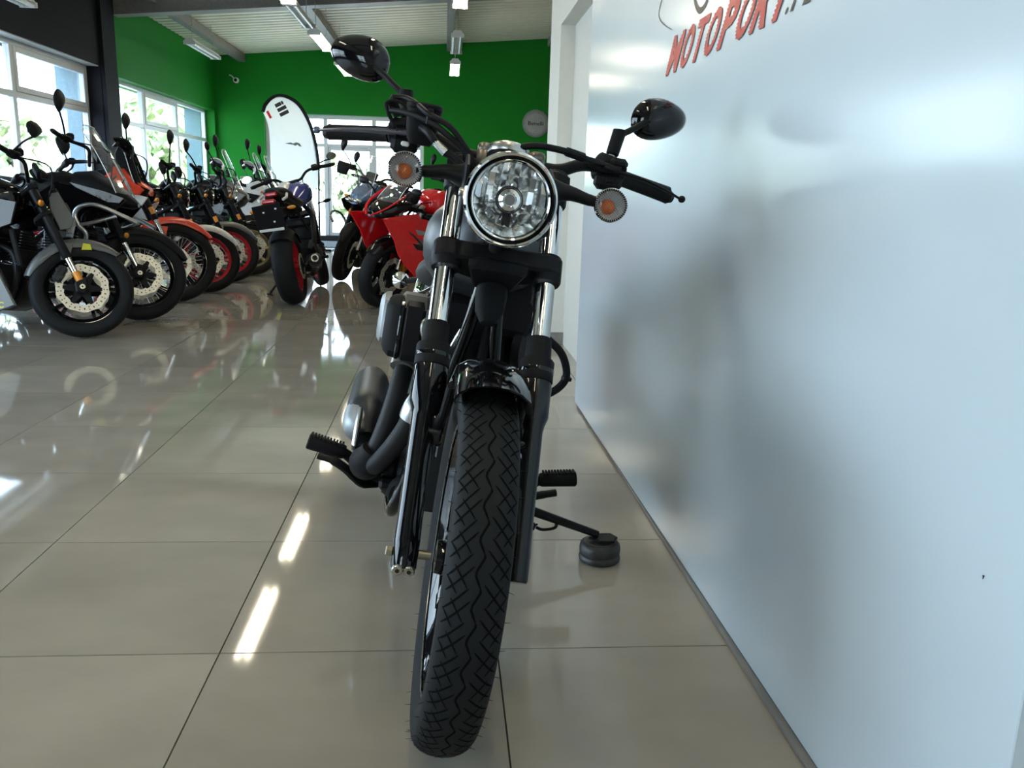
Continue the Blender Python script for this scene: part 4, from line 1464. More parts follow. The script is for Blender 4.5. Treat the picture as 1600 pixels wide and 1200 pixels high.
# ------------------------------------------------------------------ the other motorcycles
ROW = 'motorcycles parked in the row along the left windows'


def moto(label, loc, yaw, steer=24, lean=8, group=None, **k):
    g = lambda n, d=None: k.get(n, d)
    yaw, lean = radians(yaw), radians(lean)
    t = thing('motorcycle', label, 'motorcycle', loc, (-lean, 0, yaw), group)
    R, hw = g('R', .305), g('hw', .055)
    wb = g('wb', 1.43)
    rake = radians(g('rake', 25.5))
    tr = .105
    F, AX = steer_matrix((tr, 0, 0), rake, radians(steer))
    ax0 = Vector((0, 0, R))
    rb = g('rb', R - .085)
    body = g('body', M['satin'])
    # wheels
    wheel(t, 'front_wheel', ax0, R, hw, rb, g('rim', M['satin']), g('spokes', M['satin']), g('nsp', 5), g('wstyle', 'Y'), F, disc=g('disc', (-1, 1)), disc_r=g('disc_r', .15), seg=48)
    Rr, rhw = g('Rr', .315), g('rhw', .080)
    wheel(t, 'rear_wheel', (-wb, 0, Rr), Rr, rhw, g('rrb', Rr - .095), g('rim', M['satin']), g('spokes', M['satin']), g('nsp', 5), g('wstyle', 'Y'), None, disc=(-1,), disc_r=.11, seg=48)
    # fork
    fy = g('fy', .098)
    ft = g('ft', .70)
    fl_ = lambda s_, y: ax0 + AX * s_ + Vector((-.0, y, 0))
    t1 = g('chrome_to', .30)
    for sd in (-1, 1):
        y = sd * fy
        lg = MB()
        lg.tube([fl_(s_, y) for s_ in (t1, t1 + .006, ft - .01, ft)], [.024, .0275, .0275, .024], 14)
        lo = lg.build('fork_leg', g('forkm', M['satin']), t, F)
        MB().tube([fl_(.03, y), fl_(t1 + .01, y)], .0205, 14).build('fork_tube', g('tubem', M['chrome']), lo, F)
        MB().prism([(-.035, -.035), (.02, -.04), (.035, 0), (.025, .06), (-.02, .07), (-.045, .02)], .045, fl_(0, y), (1, 0, 0), (0, 0, 1), b=.008).build('axle_lug', M['satin'], lo, F)
        MB().lathe([(.005, .008), (.016, .008), (.018, 0)], fl_(0, y) + Vector((0, sd * .023, 0)), (0, sd, 0), 14).build('axle_end', M['steel'], lo, F)
        if g('refl') is not None:
            r_ = g('refl')
            MB().tube([fl_(r_ - .03, y + sd * .012) + Vector((.004, 0, 0)), fl_(r_ + .03, y + sd * .012) + Vector((.004, 0, 0))], .0225, 12).build('amber_reflector', M['orange'], lo, F)
        if sd in g('disc', (-1, 1)):
            cb = MB().box(fl_(.10, sd * (hw + .028)) + Vector((-.085, 0, -.01)), (.055, .06, .11), .012, Matrix.Rotation(rake, 3, 'Y'))
            for q in (-.025, .025):
                cb.cyl(fl_(.10 + q, sd * (hw + .05)) + Vector((-.085, 0, -.01)), fl_(.10 + q, sd * (hw + .064)) + Vector((-.085, 0, -.01)), .014, 12, .002)
            cb.build('brake_caliper', g('calm', M['dark']), t, F)
    yk = MB()
    pv_ = Vector((cos(rake), 0, sin(rake)))
    for q in (ft - .02, ft - .20):
        yk.prism([(.035, -fy - .03), (.035, fy + .03), (-.02, fy + .03), (-.07, .04), (-.07, -.04), (-.02, -fy - .03)], .03, fl_(q, 0), pv_, (0, 1, 0), b=.006)
    yk.build('fork_yoke', M['satin'], t, F)
    top = fl_(ft, 0)
    # front mudguard
    fm_ = g('fender', M['satin'])
    a0, a1 = g('fa', (35, 150))
    rg = []
    for i in range(17):
        a = radians(a0 + (a1 - a0) * i / 16)
        e = Vector((cos(a), 0, sin(a)))
        kk = min(1, .35 + i / 5, .35 + (16 - i) / 5)
        wv = hw + .012
        pr = [(-wv, -.05 * kk), (-wv * .9, -.005), (-wv * .5, .012), (0, .018), (wv * .5, .012), (wv * .9, -.005), (wv, -.05 * kk)]
        rg.append([ax0 + e * (R + .016 + d + g('flift', 0)) + Vector((0, y * kk ** .4, 0)) for y, d in pr] + [ax0 + e * (R + .012 + d + g('flift', 0)) + Vector((0, y * .95 * kk ** .4, 0)) for y, d in pr[::-1]])
    fdo_ = MB().loft(rg).build('front_mudguard', fm_, t, F, ang=50)
    if g('fdecal'):
        MB().prism([(-.03, -.02), (.03, -.015), (.02, .02), (-.02, .025)], .004, ax0 + Vector((.02, -hw - .016, R - .035)), (1, 0, 0), (0, 0, 1)).build('mudguard_decal', g('fdecal'), fdo_, F)
    for sd in (-1, 1):
        MB().prism([(-.01, .06), (.05, .06), (.03, -.05), (-.02, -.05)], .006, fl_(.25, sd * (hw + .018)), (1, 0, 0), (0, 0, 1), b=.001).build('mudguard_stay', fm_, fdo_, F)
    # bars
    bz, bw, bx = g('bz', 1.08), g('bw', .38), g('bx', top.x - .09)
    drop = g('bdrop', .0)
    hp_ = spl([(top.x - .02, 0, max(top.z + .02, bz - .06)), (top.x - .02, .08, max(top.z + .02, bz - .055)), (top.x - .035, .15, bz - .005), (bx + .03, bw - .16, bz + .005), (bx - .03, bw, bz - .012 - drop)], 5)
    if g('clipon'):
        hp_ = spl([(top.x + .01, fy, top.z - .05), (top.x, fy + .04, top.z - .05), (top.x - .10, bw, top.z - .085)], 4)
        for sd in (-1, 1):
            MB().tube([Vector((p.x, sd * p.y, p.z)) for p in hp_], .011, 10).build('handlebar', M['satin'], t, F)
    else:
        MB().tube([Vector((p.x, -p.y, p.z)) for p in hp_[::-1]] + hp_[1:], .0125, 10).build('handlebar', M['satin'], t, F)
    E_, E1 = hp_[-1], hp_[-6] if len(hp_) > 8 else hp_[2]
    for sd in (-1, 1):
        fx_ = lambda p: Vector((p.x, sd * p.y, p.z))
        d_ = (E_ - E1).normalized()
        gp = MB().tube([fx_(E_ - d_ * .125), fx_(E_ - d_ * .11), fx_(E_ - d_ * .01), fx_(E_)], [.019, .0165, .0165, .018], 12)
        gpo = gp.build('grip', M['matte'], t, F)
        MB().tube([fx_(E_), fx_(E_ + d_ * .03)], [.016, .014], 12).build('bar_end', M['satin'], gpo, F)
        sw = MB().tube([fx_(E_ - d_ * .20), fx_(E_ - d_ * .195), fx_(E_ - d_ * .13), fx_(E_ - d_ * .125)], [.02, .025, .025, .02], 12)
        sw.box(fx_(E_ - d_ * .165) + Vector((.035, 0, .018)), (.05, .055, .04), .010)
        sw.build('switch_housing', M['matte'], t, F)
        lvp = spl([fx_(E_ - d_ * .16) + Vector((.045, 0, .0)), fx_(E_ - d_ * .09) + Vector((.06, 0, -.005)), fx_(E_) + Vector((.05, 0, -.012))], 4)
        MB().tube(lvp, [.009, .006], 8).build('lever', M['satin'], t, F)
        if g('hguard'):
            hgm = g('hguard')
            o_ = spl([E_ + Vector((-.02, 0, .036)), E_ + Vector((.045, 0, .044)), E_ + Vector((.095, 0, .022)), E_ + Vector((.112, 0, -.03)), E_ + Vector((.10, 0, -.075))], 4)
            rr_ = []
            for i, p in enumerate(o_):
                k_ = i / (len(o_) - 1)
                t_ = (o_[min(i + 1, len(o_) - 1)] - o_[max(i - 1, 0)]).normalized()
                n_ = Vector((-t_.z, 0, t_.x)) * .006
                y0, y1 = E_.y - .16 + .05 * k_, E_.y + .03 - .03 * k_
                rr_.append([Vector((q.x - abs(y - E_.y + .06) * .25, sd * y, q.z)) for q, y in ((p + n_, y0), (p + n_, (y0 + y1) / 2), (p + n_, y1), (p - n_, y1), (p - n_, (y0 + y1) / 2), (p - n_, y0))])
            MB().loft(rr_).build('hand_guard', hgm, t, F, ang=60)
        if g('mirror', True):
            mz, my, mx = g('mz', bz + .19), g('my', bw - .0), g('mx', bx + .05)
            c = Vector((mx, sd * my, mz))
            b_ = fx_(E_ - d_ * .15) + Vector((.01, 0, .02))
            lo_ = c - Vector((0, 0, g('mh', .075) * .8))
            MB_ = MB()
            rings = []
            mw_, mh_ = g('mw', .055), g('mh', .075)
            for r, dx in ((.15, .022), (.6, .018), (.9, .006), (1, -.004), (.96, -.010)):
                rg_ = []
                for j in range(20):
                    a = 2 * pi * j / 20
                    yy, zz = cos(a) * mw_, sin(a) * mh_
                    if g('mdiamond', True):
                        q = 1 + .16 * cos(2 * (a + .5)) * 1
                        yy, zz = yy * q * (1 + .35 * sin(a)), zz
                    rg_.append(c + Vector((dx + .12 * yy * 0, sd * yy * r, zz * r)))
                rings.append(rg_)
            Ry = Matrix.Translation(c) @ Matrix.Rotation(radians(g('mrot', 0)) + sd * radians(-14), 4, 'Z') @ Matrix.Translation(-c)
            MB_.loft(rings)
            MB_.v = [Ry @ p for p in MB_.v]
            mo_ = MB_.build('mirror', M['satin'], t, F, ang=60)
            mg = MB().loft([[c + Vector((-.0112, (p.y - c.y) * kq, (p.z - c.z) * kq)) for p in rings[-1]] for kq in (.95, .1)])
            mg.v = [Ry @ p for p in mg.v]
            mg.build('mirror_glass', g('mglass', M['mirrorglass']), mo_, F)
            MB().tube(spl([b_, b_.lerp(lo_, .5) + Vector((.0, 0, .012)), lo_, c + Vector((.012, 0, -.02))], 4), .0065, 8).build('mirror_stem', M['satin'], mo_, F)
    # cables
    for sd in (-1, 1):
        MB().tube(spl([Vector((E_.x + .07, sd * (bw - .17), bz)), Vector((top.x + .11, sd * .14, bz - .02)), Vector((top.x + .10, sd * .07, top.z - .08)), Vector((top.x + .03, sd * .04, top.z - .22))], 5), .005, 6).build('control_cable', M['matte'], t, F)
    MB().box(Vector((top.x + .03, 0, bz + g('dash_dz', -.005))), (.03, .13, .08), .012, Matrix.Rotation(radians(-30), 3, 'Y')).build('dashboard', M['matte'], t, F)
    # steered or fixed nose pieces
    for nm, st, poly, y, th, m_, bow in g('panels', ()):
        X_ = F if st else None
        if y == 0:
            MB().prism(poly, th, (0, 0, 0), b=min(.008, th * .3)).build(nm, m_, t, X_)
        else:
            for sd in (-1, 1):
                lean_ = Vector((0, 0, 1)) + Vector((0, sd * bow, 0))
                zm = sum(p[1] for p in poly) / len(poly)
                MB().prism([(a, b - zm) for a, b in poly], th, (0, sd * y, zm), (1, 0, 0), lean_, b=min(.006, th * .3)).build(nm, m_, t, X_)
    if g('lamp') == 'round':
        hc = Vector(g('lpos', (top.x + .15, 0, top.z - .10)))
        lr = g('lr', .085)
        h = MB().lathe([(0, -.12), (.05, -.10), (lr * .95, -.03), (lr, 0)], hc, (1, 0, 0), 28).build('headlight', g('lampm', M['satin']), t, F)
        MB().lathe([(lr * .98, -.01), (lr * 1.05, 0), (lr, .012), (lr * .9, .008)], hc, (1, 0, 0), 28).build('headlight_bezel', M['chrome'], h, F)
        MB().lathe([(lr * .92, .0), (lr * .5, -.03), (0, -.04)], hc, (1, 0, 0), 16).build('reflector', M['alu'], h, F)
        MB().lathe([(lr * .92, .006), (lr * .5, .018), (0, .022)], hc, (1, 0, 0), 24).build('lens', M['lens'], h, F)
    if g('nose'):
        secs, nm_, X_ = g('nose')
        MB().loft([ring(*q) for q in secs]).build('nose_fairing', nm_, t, F if X_ else None, ang=45)
    for q in g('lamps', ()):
        MB().ball(q, (.03, .055, .028), 14, 8).build('headlight', M['lens'] if g('lamp_clear') else M['mirrorglass'], t, F if g('nose') and g('nose')[2] else None)
    if g('screen'):
        pts, wd0, wd1, m_ = g('screen')
        X_ = F if g('screen_steer') else None
        pts = spl([(a, 0, b) for a, b in pts], 5)
        s_ = MB()
        rows = []
        n = len(pts)
        for i, p in enumerate(pts):
            w_ = wd0 + (wd1 - wd0) * (i / (n - 1))
            if i >= n - 3:
                w_ *= (1, .86, .55)[i - n + 3]
            rows.append([p + Vector((-.35 * w_ * abs(u) ** 2.2, u * w_, 0)) for u in (-1, -.75, -.5, -.25, 0, .25, .5, .75, 1)])
        for i in range(n - 1):
            for j in range(8):
                s_.add([rows[i][j], rows[i][j + 1], rows[i + 1][j + 1], rows[i + 1][j]], [(0, 1, 2, 3)])
        sc0 = s_.build('windscreen', m_, t, X_, ang=80)
        ed = MB().tube([r[0] for r in rows] + rows[-1][1:-1] + [r[8] for r in rows[::-1]], .0035, 6)
        ed.build('windscreen_edge', g('edge', M['edge']), sc0, X_)
        for sd in (-1, 1):
            MB().tube([rows[n // 3][4 + sd * 2] + Vector((-.012, 0, 0)), rows[n // 3][4 + sd * 2] + Vector((-.10, 0, -.10))], .007, 8).build('windscreen_stay', M['satin'], sc0, X_)
    # tank, seat, tail
    tm = g('tankm', body)
    tz, tx = g('tz', 0), g('tx', 0)
    tw = g('tw', 1)
    TS = [(-.34, .86, .06, .05), (-.38, .875, .11, .085), (-.46, .885, .150, .11), (-.56, .88, .158, .115), (-.66, .862, .145, .105), (-.76, .835, .115, .085), (-.83, .815, .085, .055)]
    to_ = MB().loft([ring(a + tx, b + tz, c * tw, d, g('te', 2.6)) for a, b, c, d in TS]).build('fuel_tank', tm, t, ang=50)
    MB().lathe([(0, .012), (.03, .010), (.034, 0)], (-.52 + tx, 0, .995 + tz), (0, 0, 1), 20).build('fuel_cap', M['satin'], to_)
    if g('tank_side'):
        for sd in (-1, 1):
            MB().prism(g('tank_poly', [(-.40, .80), (-.36, .90), (-.46, .97), (-.62, .95), (-.70, .88), (-.60, .80)]), .03, (tx, sd * .148 * tw, tz), (1, 0, 0), (0, -sd * .15, 1), b=.009).build('tank_panel', g('tank_side'), to_)
    sz = g('sz', .81)
    MB().loft([ring(-.80, sz + .01, .08, .03), ring(-.86, sz, .115, .045), ring(-1.0, sz - .015, .145, .05), ring(-1.14, sz + .0, .14, .05), ring(-1.22, sz + .04, .11, .045)]).build('rider_seat', M['seat'], t, ang=60)
    MB().loft([ring(-1.20, sz + .05, .10, .04), ring(-1.30, sz + .075, .115, .04), ring(-1.48, sz + .10, .10, .035), ring(-1.56, sz + .11, .06, .022)]).build('pillion_seat', M['seat'], t, ang=60)
    tlm = g('tailm', body)
    MB().loft([ring(-1.02, sz - .07, .13, .04), ring(-1.25, sz - .02, .12, .05), ring(-1.50, sz + .05, .085, .045), ring(-1.66, sz + .09, .045, .025)]).build('tail_fairing', tlm, t, ang=50)
    MB().box((-1.655, 0, sz + .075), (.04, .10, .035), .012).build('tail_light', M['redlens'], t)
    ph = g('plate', (-1.80, .12, .09, .62))
    px, pw, phh, pz = ph
    MB().tube([(-1.52, 0, sz + .02), (-1.68, 0, sz - .06), (px, 0, pz + .03)], [.03, .028, .024], 8, flat=.8).build('plate_bracket', M['matte'], t)
    po_ = MB().prism([(-pw, -phh), (pw, -phh), (pw, phh), (-pw, phh)], .008, (px, 0, pz), (0, 1, 0), (-.28, 0, 1), b=.002).build('plate_carrier', M['matte'], t)
    for sd in (-1, 1):
        MB().tube([(-1.66, sd * .02, sz - .04), (-1.69, sd * .13, sz - .045)], .007, 8).build('rear_signal_stem', M['satin'], t)
        MB().ball((-1.70, sd * .155, sz - .045), (.018, .036, .016), 12, 8).build('rear_signal', M['orange'], t)
    if g('fsig', True):
        sx_, sy_, szz = g('sigpos', (top.x + .06, .17, top.z - .14))
        for sd in (-1, 1):
            MB().tube([(sx_ - .03, sd * (sy_ - .07), szz), (sx_, sd * sy_, szz)], .007, 8).build('signal_stem', M['satin'], t, F)
            MB().ball((sx_ + .005, sd * (sy_ + .035), szz), (.018, .04, .018), 12, 8).build('signal_lamp', g('sigm', M['orange']), t, F)
    # frame, engine, radiator
    sh_ = Vector((top.x - .05, 0, top.z - .06))
    for sd in (-1, 1):
        MB().tube(spl([sh_ + Vector((0, sd * .03, -.04)), (sh_.x - .18, sd * .12, .74), (sh_.x - .40, sd * .155, .60), (-.86, sd * .15, .45), (-.93, sd * .14, .33)], 5), g('fr', .024), 10, flat=.8).build('frame_beam', g('framem', M['satin']), t)
        MB().tube([(-.86, sd * .12, .60), (-1.2, sd * .10, sz - .06), (-1.5, sd * .07, sz)], .013, 8).build('subframe_tube', M['satin'], t)
        MB().tube([(-.90, sd * .11, .36), (-1.10, sd * .125, .35), (-wb, sd * .125, Rr)], [.04, .033, .026], 10, flat=.55).build('swingarm', M['satin'], t)
        a_, b_ = Vector((-.86, sd * .15, .33)), Vector((-.86, sd * .26, .335))
        MB().tube([a_, b_], [.012, .014], 8).build('foot_peg', M['matte'], t)
        MB().prism([(-.80, .30), (-.86, .29), (-.98, .45), (-.95, .48), (-.88, .40)], .012, (0, sd * .16, 0), b=.003).build('peg_bracket', M['satin'], t)
    MB().tube([(-1.02, 0, .62), (-1.06, 0, .38)], [.035, .03], 12).build('rear_shock', M['dark'], t)
    eo = MB().prism([(-.40, .32), (-.44, .24), (-.58, .20), (-.85, .22), (-.93, .30), (-.93, .44), (-.80, .50), (-.62, .50), (-.46, .46)], .26, b=.03).build('engine', M['dark'], t)
    for sd in (-1, 1):
        MB().lathe([(.115, 0), (.12, .012), (.105, .035), (.05, .045), (0, .046)], (-.74, sd * .128, .34), (0, sd, 0), 28).build('engine_cover', M['satin'], eo)
        MB().lathe([(.07, 0), (.07, .02), (.055, .03), (0, .03)], (-.53, sd * .128, .34), (0, sd, 0), 22).build('generator_cover', M['dark'], eo)
    cy_ = MB()
    for q in range(7):
        cy_.box((-.56 + .008 * q, 0, .50 + q * .02), (.15, .26, .009), .004)
    cy_.box((-.555, 0, .56), (.12, .22, .14), .01)
    cy_.box((-.54, 0, .67), (.17, .25, .08), .02)
    cy_.build('cylinder_block', M['dark'], eo)
    if g('radiator', True):
        rd = MB().box((-.34, 0, .56), (.035, .27, .24), .008, Matrix.Rotation(radians(-12), 3, 'Y')).build('radiator', M['matte'], t)
        fs_ = MB()
        for q in range(12):
            fs_.box((-.322 + .0045 * (q - 5.5) * .85, 0, .56 + (q - 5.5) * .018), (.012, .25, .005))
        fs_.build('radiator_fin', M['dark'], rd, kind='stuff')
    exm = g('exm', M['pipe'])
    for y in (-.05, .05):
        MB().tube(spl([(-.47, y, .58), (-.39, y, .52), (-.38, y, .36), (-.45, y * 1.1, .22), (-.62, y, .17), (-.80, -.06, .18), (-.95, -.10, .20)], 5), .020, 10).build('header_pipe', exm, t)
    e0, e1 = g('exh', ((-1.0, -.15, .27), (-1.45, -.19, .42)))
    MB().tube([(-.90, -.09, .20), Vector(e0).lerp(Vector(e1), -.1), e0], [.022, .024, .034], 10).build('link_pipe', exm, t)
    ex = MB().tube([e0, Vector(e0).lerp(Vector(e1), .08), Vector(e0).lerp(Vector(e1), .92), e1], [.04, .058, .058, .05], 16, flat=.85)
    exo = ex.build('muffler', g('mufm', M['dark']), t, ang=40)
    MB().lathe([(.022, 0), (.034, 0), (.034, .02), (.024, .02)], e1, Vector(e1) - Vector(e0), 14, close=True).build('muffler_tip', M['steel'], exo)
    # rear hugger, chain, stand
    rg = []
    for i in range(11):
        a = radians(40 + 90 * i / 10)
        e = Vector((cos(a), 0, sin(a)))
        rg.append([Vector((-wb, y, Rr)) + e * (Rr + d) for y, d in ((-rhw - .01, -.03), (-rhw * .7, .012), (0, .02), (rhw * .7, .012), (rhw + .01, -.03), (rhw + .004, -.03), (rhw * .66, .008), (0, .016), (-rhw * .66, .008), (-rhw - .004, -.03))])
    MB().loft(rg).build('rear_hugger', M['matte'], t, ang=50)
    MB().tube([(-.92, .10, .36), (-wb, .10, Rr + .06)], .010, 6).build('chain_guard', M['matte'], t)
    MB().lathe([(.09, -.003), (.1, -.003), (.1, .003), (.09, .003)], (-wb, .095, Rr), (0, 1, 0), 30, close=True).build('rear_sprocket', M['steel'], t)
    cwm = Matrix.Translation(loc) @ Matrix.Rotation(yaw, 4, 'Z') @ Matrix.Rotation(-lean, 4, 'X')
    base = Vector((-.80, .14, .26))
    fp_ = cwm @ Vector((-.86, .33, .1))
    fp_.z = .014
    fp_ = cwm.inverted() @ fp_
    sso = MB().tube([base, fp_], [.014, .010], 8).build('side_stand', M['satin'], t)
    MB().lathe([(0, -.01), (.03, -.01), (.03, 0), (0, .004)], fp_, cwm.to_3x3().inverted() @ Vector((0, 0, 1)), 14).build('stand_foot', M['satin'], sso)
    for pts_, r_, m_, nm in g('tubes', ()):
        for sd in (-1, 1):
            MB().tube(spl([(a, sd * b, c) for a, b, c in pts_], 5), r_, 10).build(nm, m_, t)
    if g('extra'):
        g('extra')(t, F, top)
    ground(t)
    return t


def belly(t, F, top):
    for sd in (-1, 1):
        MB().prism([(-.56, .50), (-.45, .46), (-.33, .20), (-.42, .165), (-.92, .17), (-1.0, .26), (-.85, .30), (-.62, .38)], .03, (0, sd * .155, 0), (1, 0, 0), (0, 0, 1), b=.008).build('belly_panel', M['greybody'], t)
    v, f = text_mesh('CC', 1, .04)
    MB().add([Vector((-.47 + p.x * .05, -.172, .185 + p.y * .05)) for p in v], f).build('belly_lettering', M['yellow'], t, flat=True, recalc=False)


# 1 grey naked bike, nearest in the row
moto('graphite naked motorcycle nearest in the left row with drilled disc and grey mudguard', (-1.846, 3.90, 0), 0, 25, 8, ROW,
     R=.305, rim=M['gloss'], spokes=M['gloss'], disc_r=.155, refl=.075, chrome_to=.20, ft=.70, fender=M['greybody'], fdecal=M['yellow'], fa=(50, 168),
     tankm=M['gloss'], tank_side=M['greybody'], body=M['greybody'], mrot=-48, bz=1.07, bx=-.42, bw=.39, mz=1.175, mx=-.27, my=.43, mw=.058, mh=.05, mdiamond=True,
     panels=(('lamp_shield', True, [(-.20, .90), (-.15, .92), (-.055, .75), (-.07, .68), (-.13, .665), (-.19, .80)], .085, .012, M['greybody'], -.12),
             ('lamp_shield_front', True, [(-.085, .80), (-.045, .75), (-.06, .66), (-.10, .665)], .05, .02, M['silver'], -.1),
             ('screen_shield', True, [(-.20, .93), (-.16, .95), (-.09, .83), (-.12, .80)], 0, .12, M['satin'], 0),
             ('tank_shroud', False, [(-.30, .84), (-.34, .70), (-.50, .64), (-.62, .70), (-.60, .80), (-.42, .86)], .165, .02, M['gloss'], .05)),
     lamps=(), nose=([(-.17, .79, .07, .10), (-.10, .78, .075, .09), (-.065, .75, .05, .06)], M['satin'], True), extra=belly)

# 2 black adventure bike with crash bars
moto('black adventure motorcycle with silver crash bars and tall clear screen', (-1.75, 4.66, 0), 0, 24, 8, ROW,
     R=.325, hw=.055, wstyle='wire', nsp=18, rim=M['gloss'], spokes=M['spoke'], disc_r=.155, chrome_to=.24, ft=.74, fender=M['satin'], fa=(25, 130), flift=.01,
     tankm=M['satin'], tank_side=M['gloss'], body=M['satin'], mrot=-48, bz=1.20, bx=-.52, bw=.41, mz=1.40, mx=-.52, my=.43, mw=.048, mh=.08, tz=.06,
     nose=([(-.40, .96, .15, .10), (-.28, .955, .165, .115), (-.15, .91, .14, .09), (-.04, .855, .085, .05), (.01, .835, .03, .018)], M['satin'], False),
     screen=([(-.03, .90), (-.09, 1.03), (-.18, 1.20), (-.30, 1.38)], .165, .15, M['screen']),
     panels=(('side_fairing', False, [(-.02, .85), (-.18, .90), (-.50, .97), (-.62, .88), (-.50, .72), (-.30, .68), (-.12, .74)], .168, .016, M['gloss'], -.12),
                                 ('lamp_glass', False, [(-.03, .86), (-.16, .905), (-.40, .965), (-.36, .93), (-.14, .83), (-.06, .825)], .180, .010, M['silver'], -.12)),
     tubes=(([(.06, .19, .69), (-.04, .22, .74), (-.19, .25, .80), (-.29, .255, .79), (-.335, .255, .735), (-.31, .255, .66), (-.265, .245, .60), (-.30, .22, .53), (-.40, .17, .48)], .0155, M['alu'], 'crash_bar'),
            ([(-.07, .22, .73), (-.22, .25, .68), (-.33, .255, .66)], .0125, M['alu'], 'crash_bar_brace')),
     sigpos=(-.10, .21, .56), sz=.86)

# 3 red rally bike
moto('red and white adventure motorcycle with dark screen and orange mudguard', (-1.82, 5.72, 0), 0, 24, 8, ROW,
     R=.345, hw=.048, wstyle='wire', nsp=20, rim=M['gloss'], spokes=M['spoke'], disc=(1,), refl=.44, chrome_to=.36, ft=.80, fender=M['orangered'], fa=(38, 150), flift=.015,
     tankm=M['gloss'], body=M['satin'], mrot=-48, bz=1.18, bx=-.42, bw=.42, mz=1.36, mx=-.40, my=.44, mw=.045, mh=.07, tz=.10, hguard=M['matte'],
     nose=([(-.46, 1.04, .12, .09), (-.36, 1.02, .14, .10), (-.28, .965, .12, .07), (-.18, .925, .07, .035)], M['orangered'], False),
     screen=([(-.22, .96), (-.27, 1.08), (-.32, 1.22), (-.39, 1.36)], .13, .085, M['smoke']), 
     panels=(('red_shroud', False, [(-.60, .96), (-.46, 1.06), (-.30, 1.0), (-.18, .92), (-.22, .875), (-.40, .885), (-.56, .87)], .155, .018, M['orangered'], -.15), ('white_shroud', False, [(-.16, .86), (-.30, .90), (-.42, .86), (-.40, .74), (-.26, .70)], .15, .018, M['white'], -.15),
             ('screen_deflector', False, [(-.22, .97), (-.42, 1.08), (-.44, 1.22), (-.38, 1.37), (-.31, 1.22)], .085, .008, M['satin'], -.1), ('lamp_mask', False, [(-.16, .93), (-.30, .99), (-.30, .90), (-.20, .84)], .09, .02, M['satin'], -.1)),
     sigpos=(-.16, .20, .80), sz=.90)

# 4 and 5 naked pair with red wheels
NK = dict(R=.305, rim=M['redwheel'], spokes=M['redwheel'], wstyle='Y', nsp=5, disc_r=.15, refl=.35, chrome_to=.24, ft=.74, mrot=-48, bz=1.08, bx=-.38, bw=.39, my=.42, mw=.042, mh=.07,
          lamp='round', lr=.08, fa=(30, 150), tankm=M['gloss'], body=M['satin'])
moto('black naked motorcycle with white mudguard and red wheels', (-1.74, 6.42, 0), 0, 24, 8, ROW, **dict(NK, fender=M['white'], mz=1.29, mx=-.35, tank_side=M['silver']))
moto('black naked motorcycle with grey mudguard and red wheels', (-1.76, 7.36, 0), 0, 24, 8, ROW, **dict(NK, fender=M['greybody'], mz=1.25, mx=-.46, tank_side=M['greybody']))
moto('classic black motorcycle with champagne gold wheels at the row end', (-1.70, 8.12, 0), 0, 24, 8, ROW,
     R=.30, rim=M['gold'], spokes=M['gold'], wstyle='cast', nsp=7, disc_r=.14, refl=.36, chrome_to=.26, ft=.74, mrot=-48, bz=1.06, bx=-.42, bw=.38, mz=1.28, mx=-.52, my=.42, mw=.045, mh=.045, mdiamond=False,
     lamp='round', lr=.095, lampm=M['chrome'], fa=(35, 150), fender=M['gloss'], tankm=M['gloss'], body=M['satin'])
# 7 to 9 touring bikes behind
AD = dict(R=.315, wstyle='Y', rim=M['satin'], disc_r=.15, chrome_to=.26, ft=.78, mrot=-48, bz=1.16, bx=-.44, bw=.41, mx=-.46, my=.43, mw=.045, mh=.075, tz=.06, sz=.85, hguard=M['white'], fa=(30, 140))
SC = ([(-.12, .95), (-.18, 1.08), (-.25, 1.25), (-.33, 1.42)], .15, .10, M['screen'])
NS = [(-.42, .98, .13, .09), (-.30, .97, .15, .11), (-.18, .92, .12, .08), (-.06, .87, .06, .03)]
PN = lambda m_, m2: (('side_fairing', False, [(-.06, .87), (-.22, .92), (-.50, .98), (-.60, .86), (-.48, .66), (-.38, .56), (-.30, .70), (-.14, .78)], .165, .018, m_, -.12),
                     ('fairing_vent', False, [(-.24, .86), (-.44, .90), (-.48, .80), (-.34, .76)], .182, .010, m2, -.12))
moto('grey and black touring motorcycle with clear screen and white hand guards', (-1.85, 8.95, 0), 0, 18, 8, ROW, **dict(AD, nose=(NS, M['greybody'], False), screen=SC, panels=PN(M['silver'], M['satin']), mz=1.40))
moto('white faired touring motorcycle with clear screen behind the blue one', (-1.66, 9.75, 0), 0, 18, 8, ROW, **dict(AD, nose=(NS, M['white'], False), screen=SC, panels=PN(M['white'], M['satin']), mz=1.41))
moto('dark touring motorcycle with second clear screen farthest in the left row', (-1.70, 10.65, 0), 0, 18, 8, ROW, **dict(AD, hguard=M['matte'], nose=(NS, M['satin'], False), screen=SC, panels=PN(M['yellow'], M['satin']), mz=1.38))


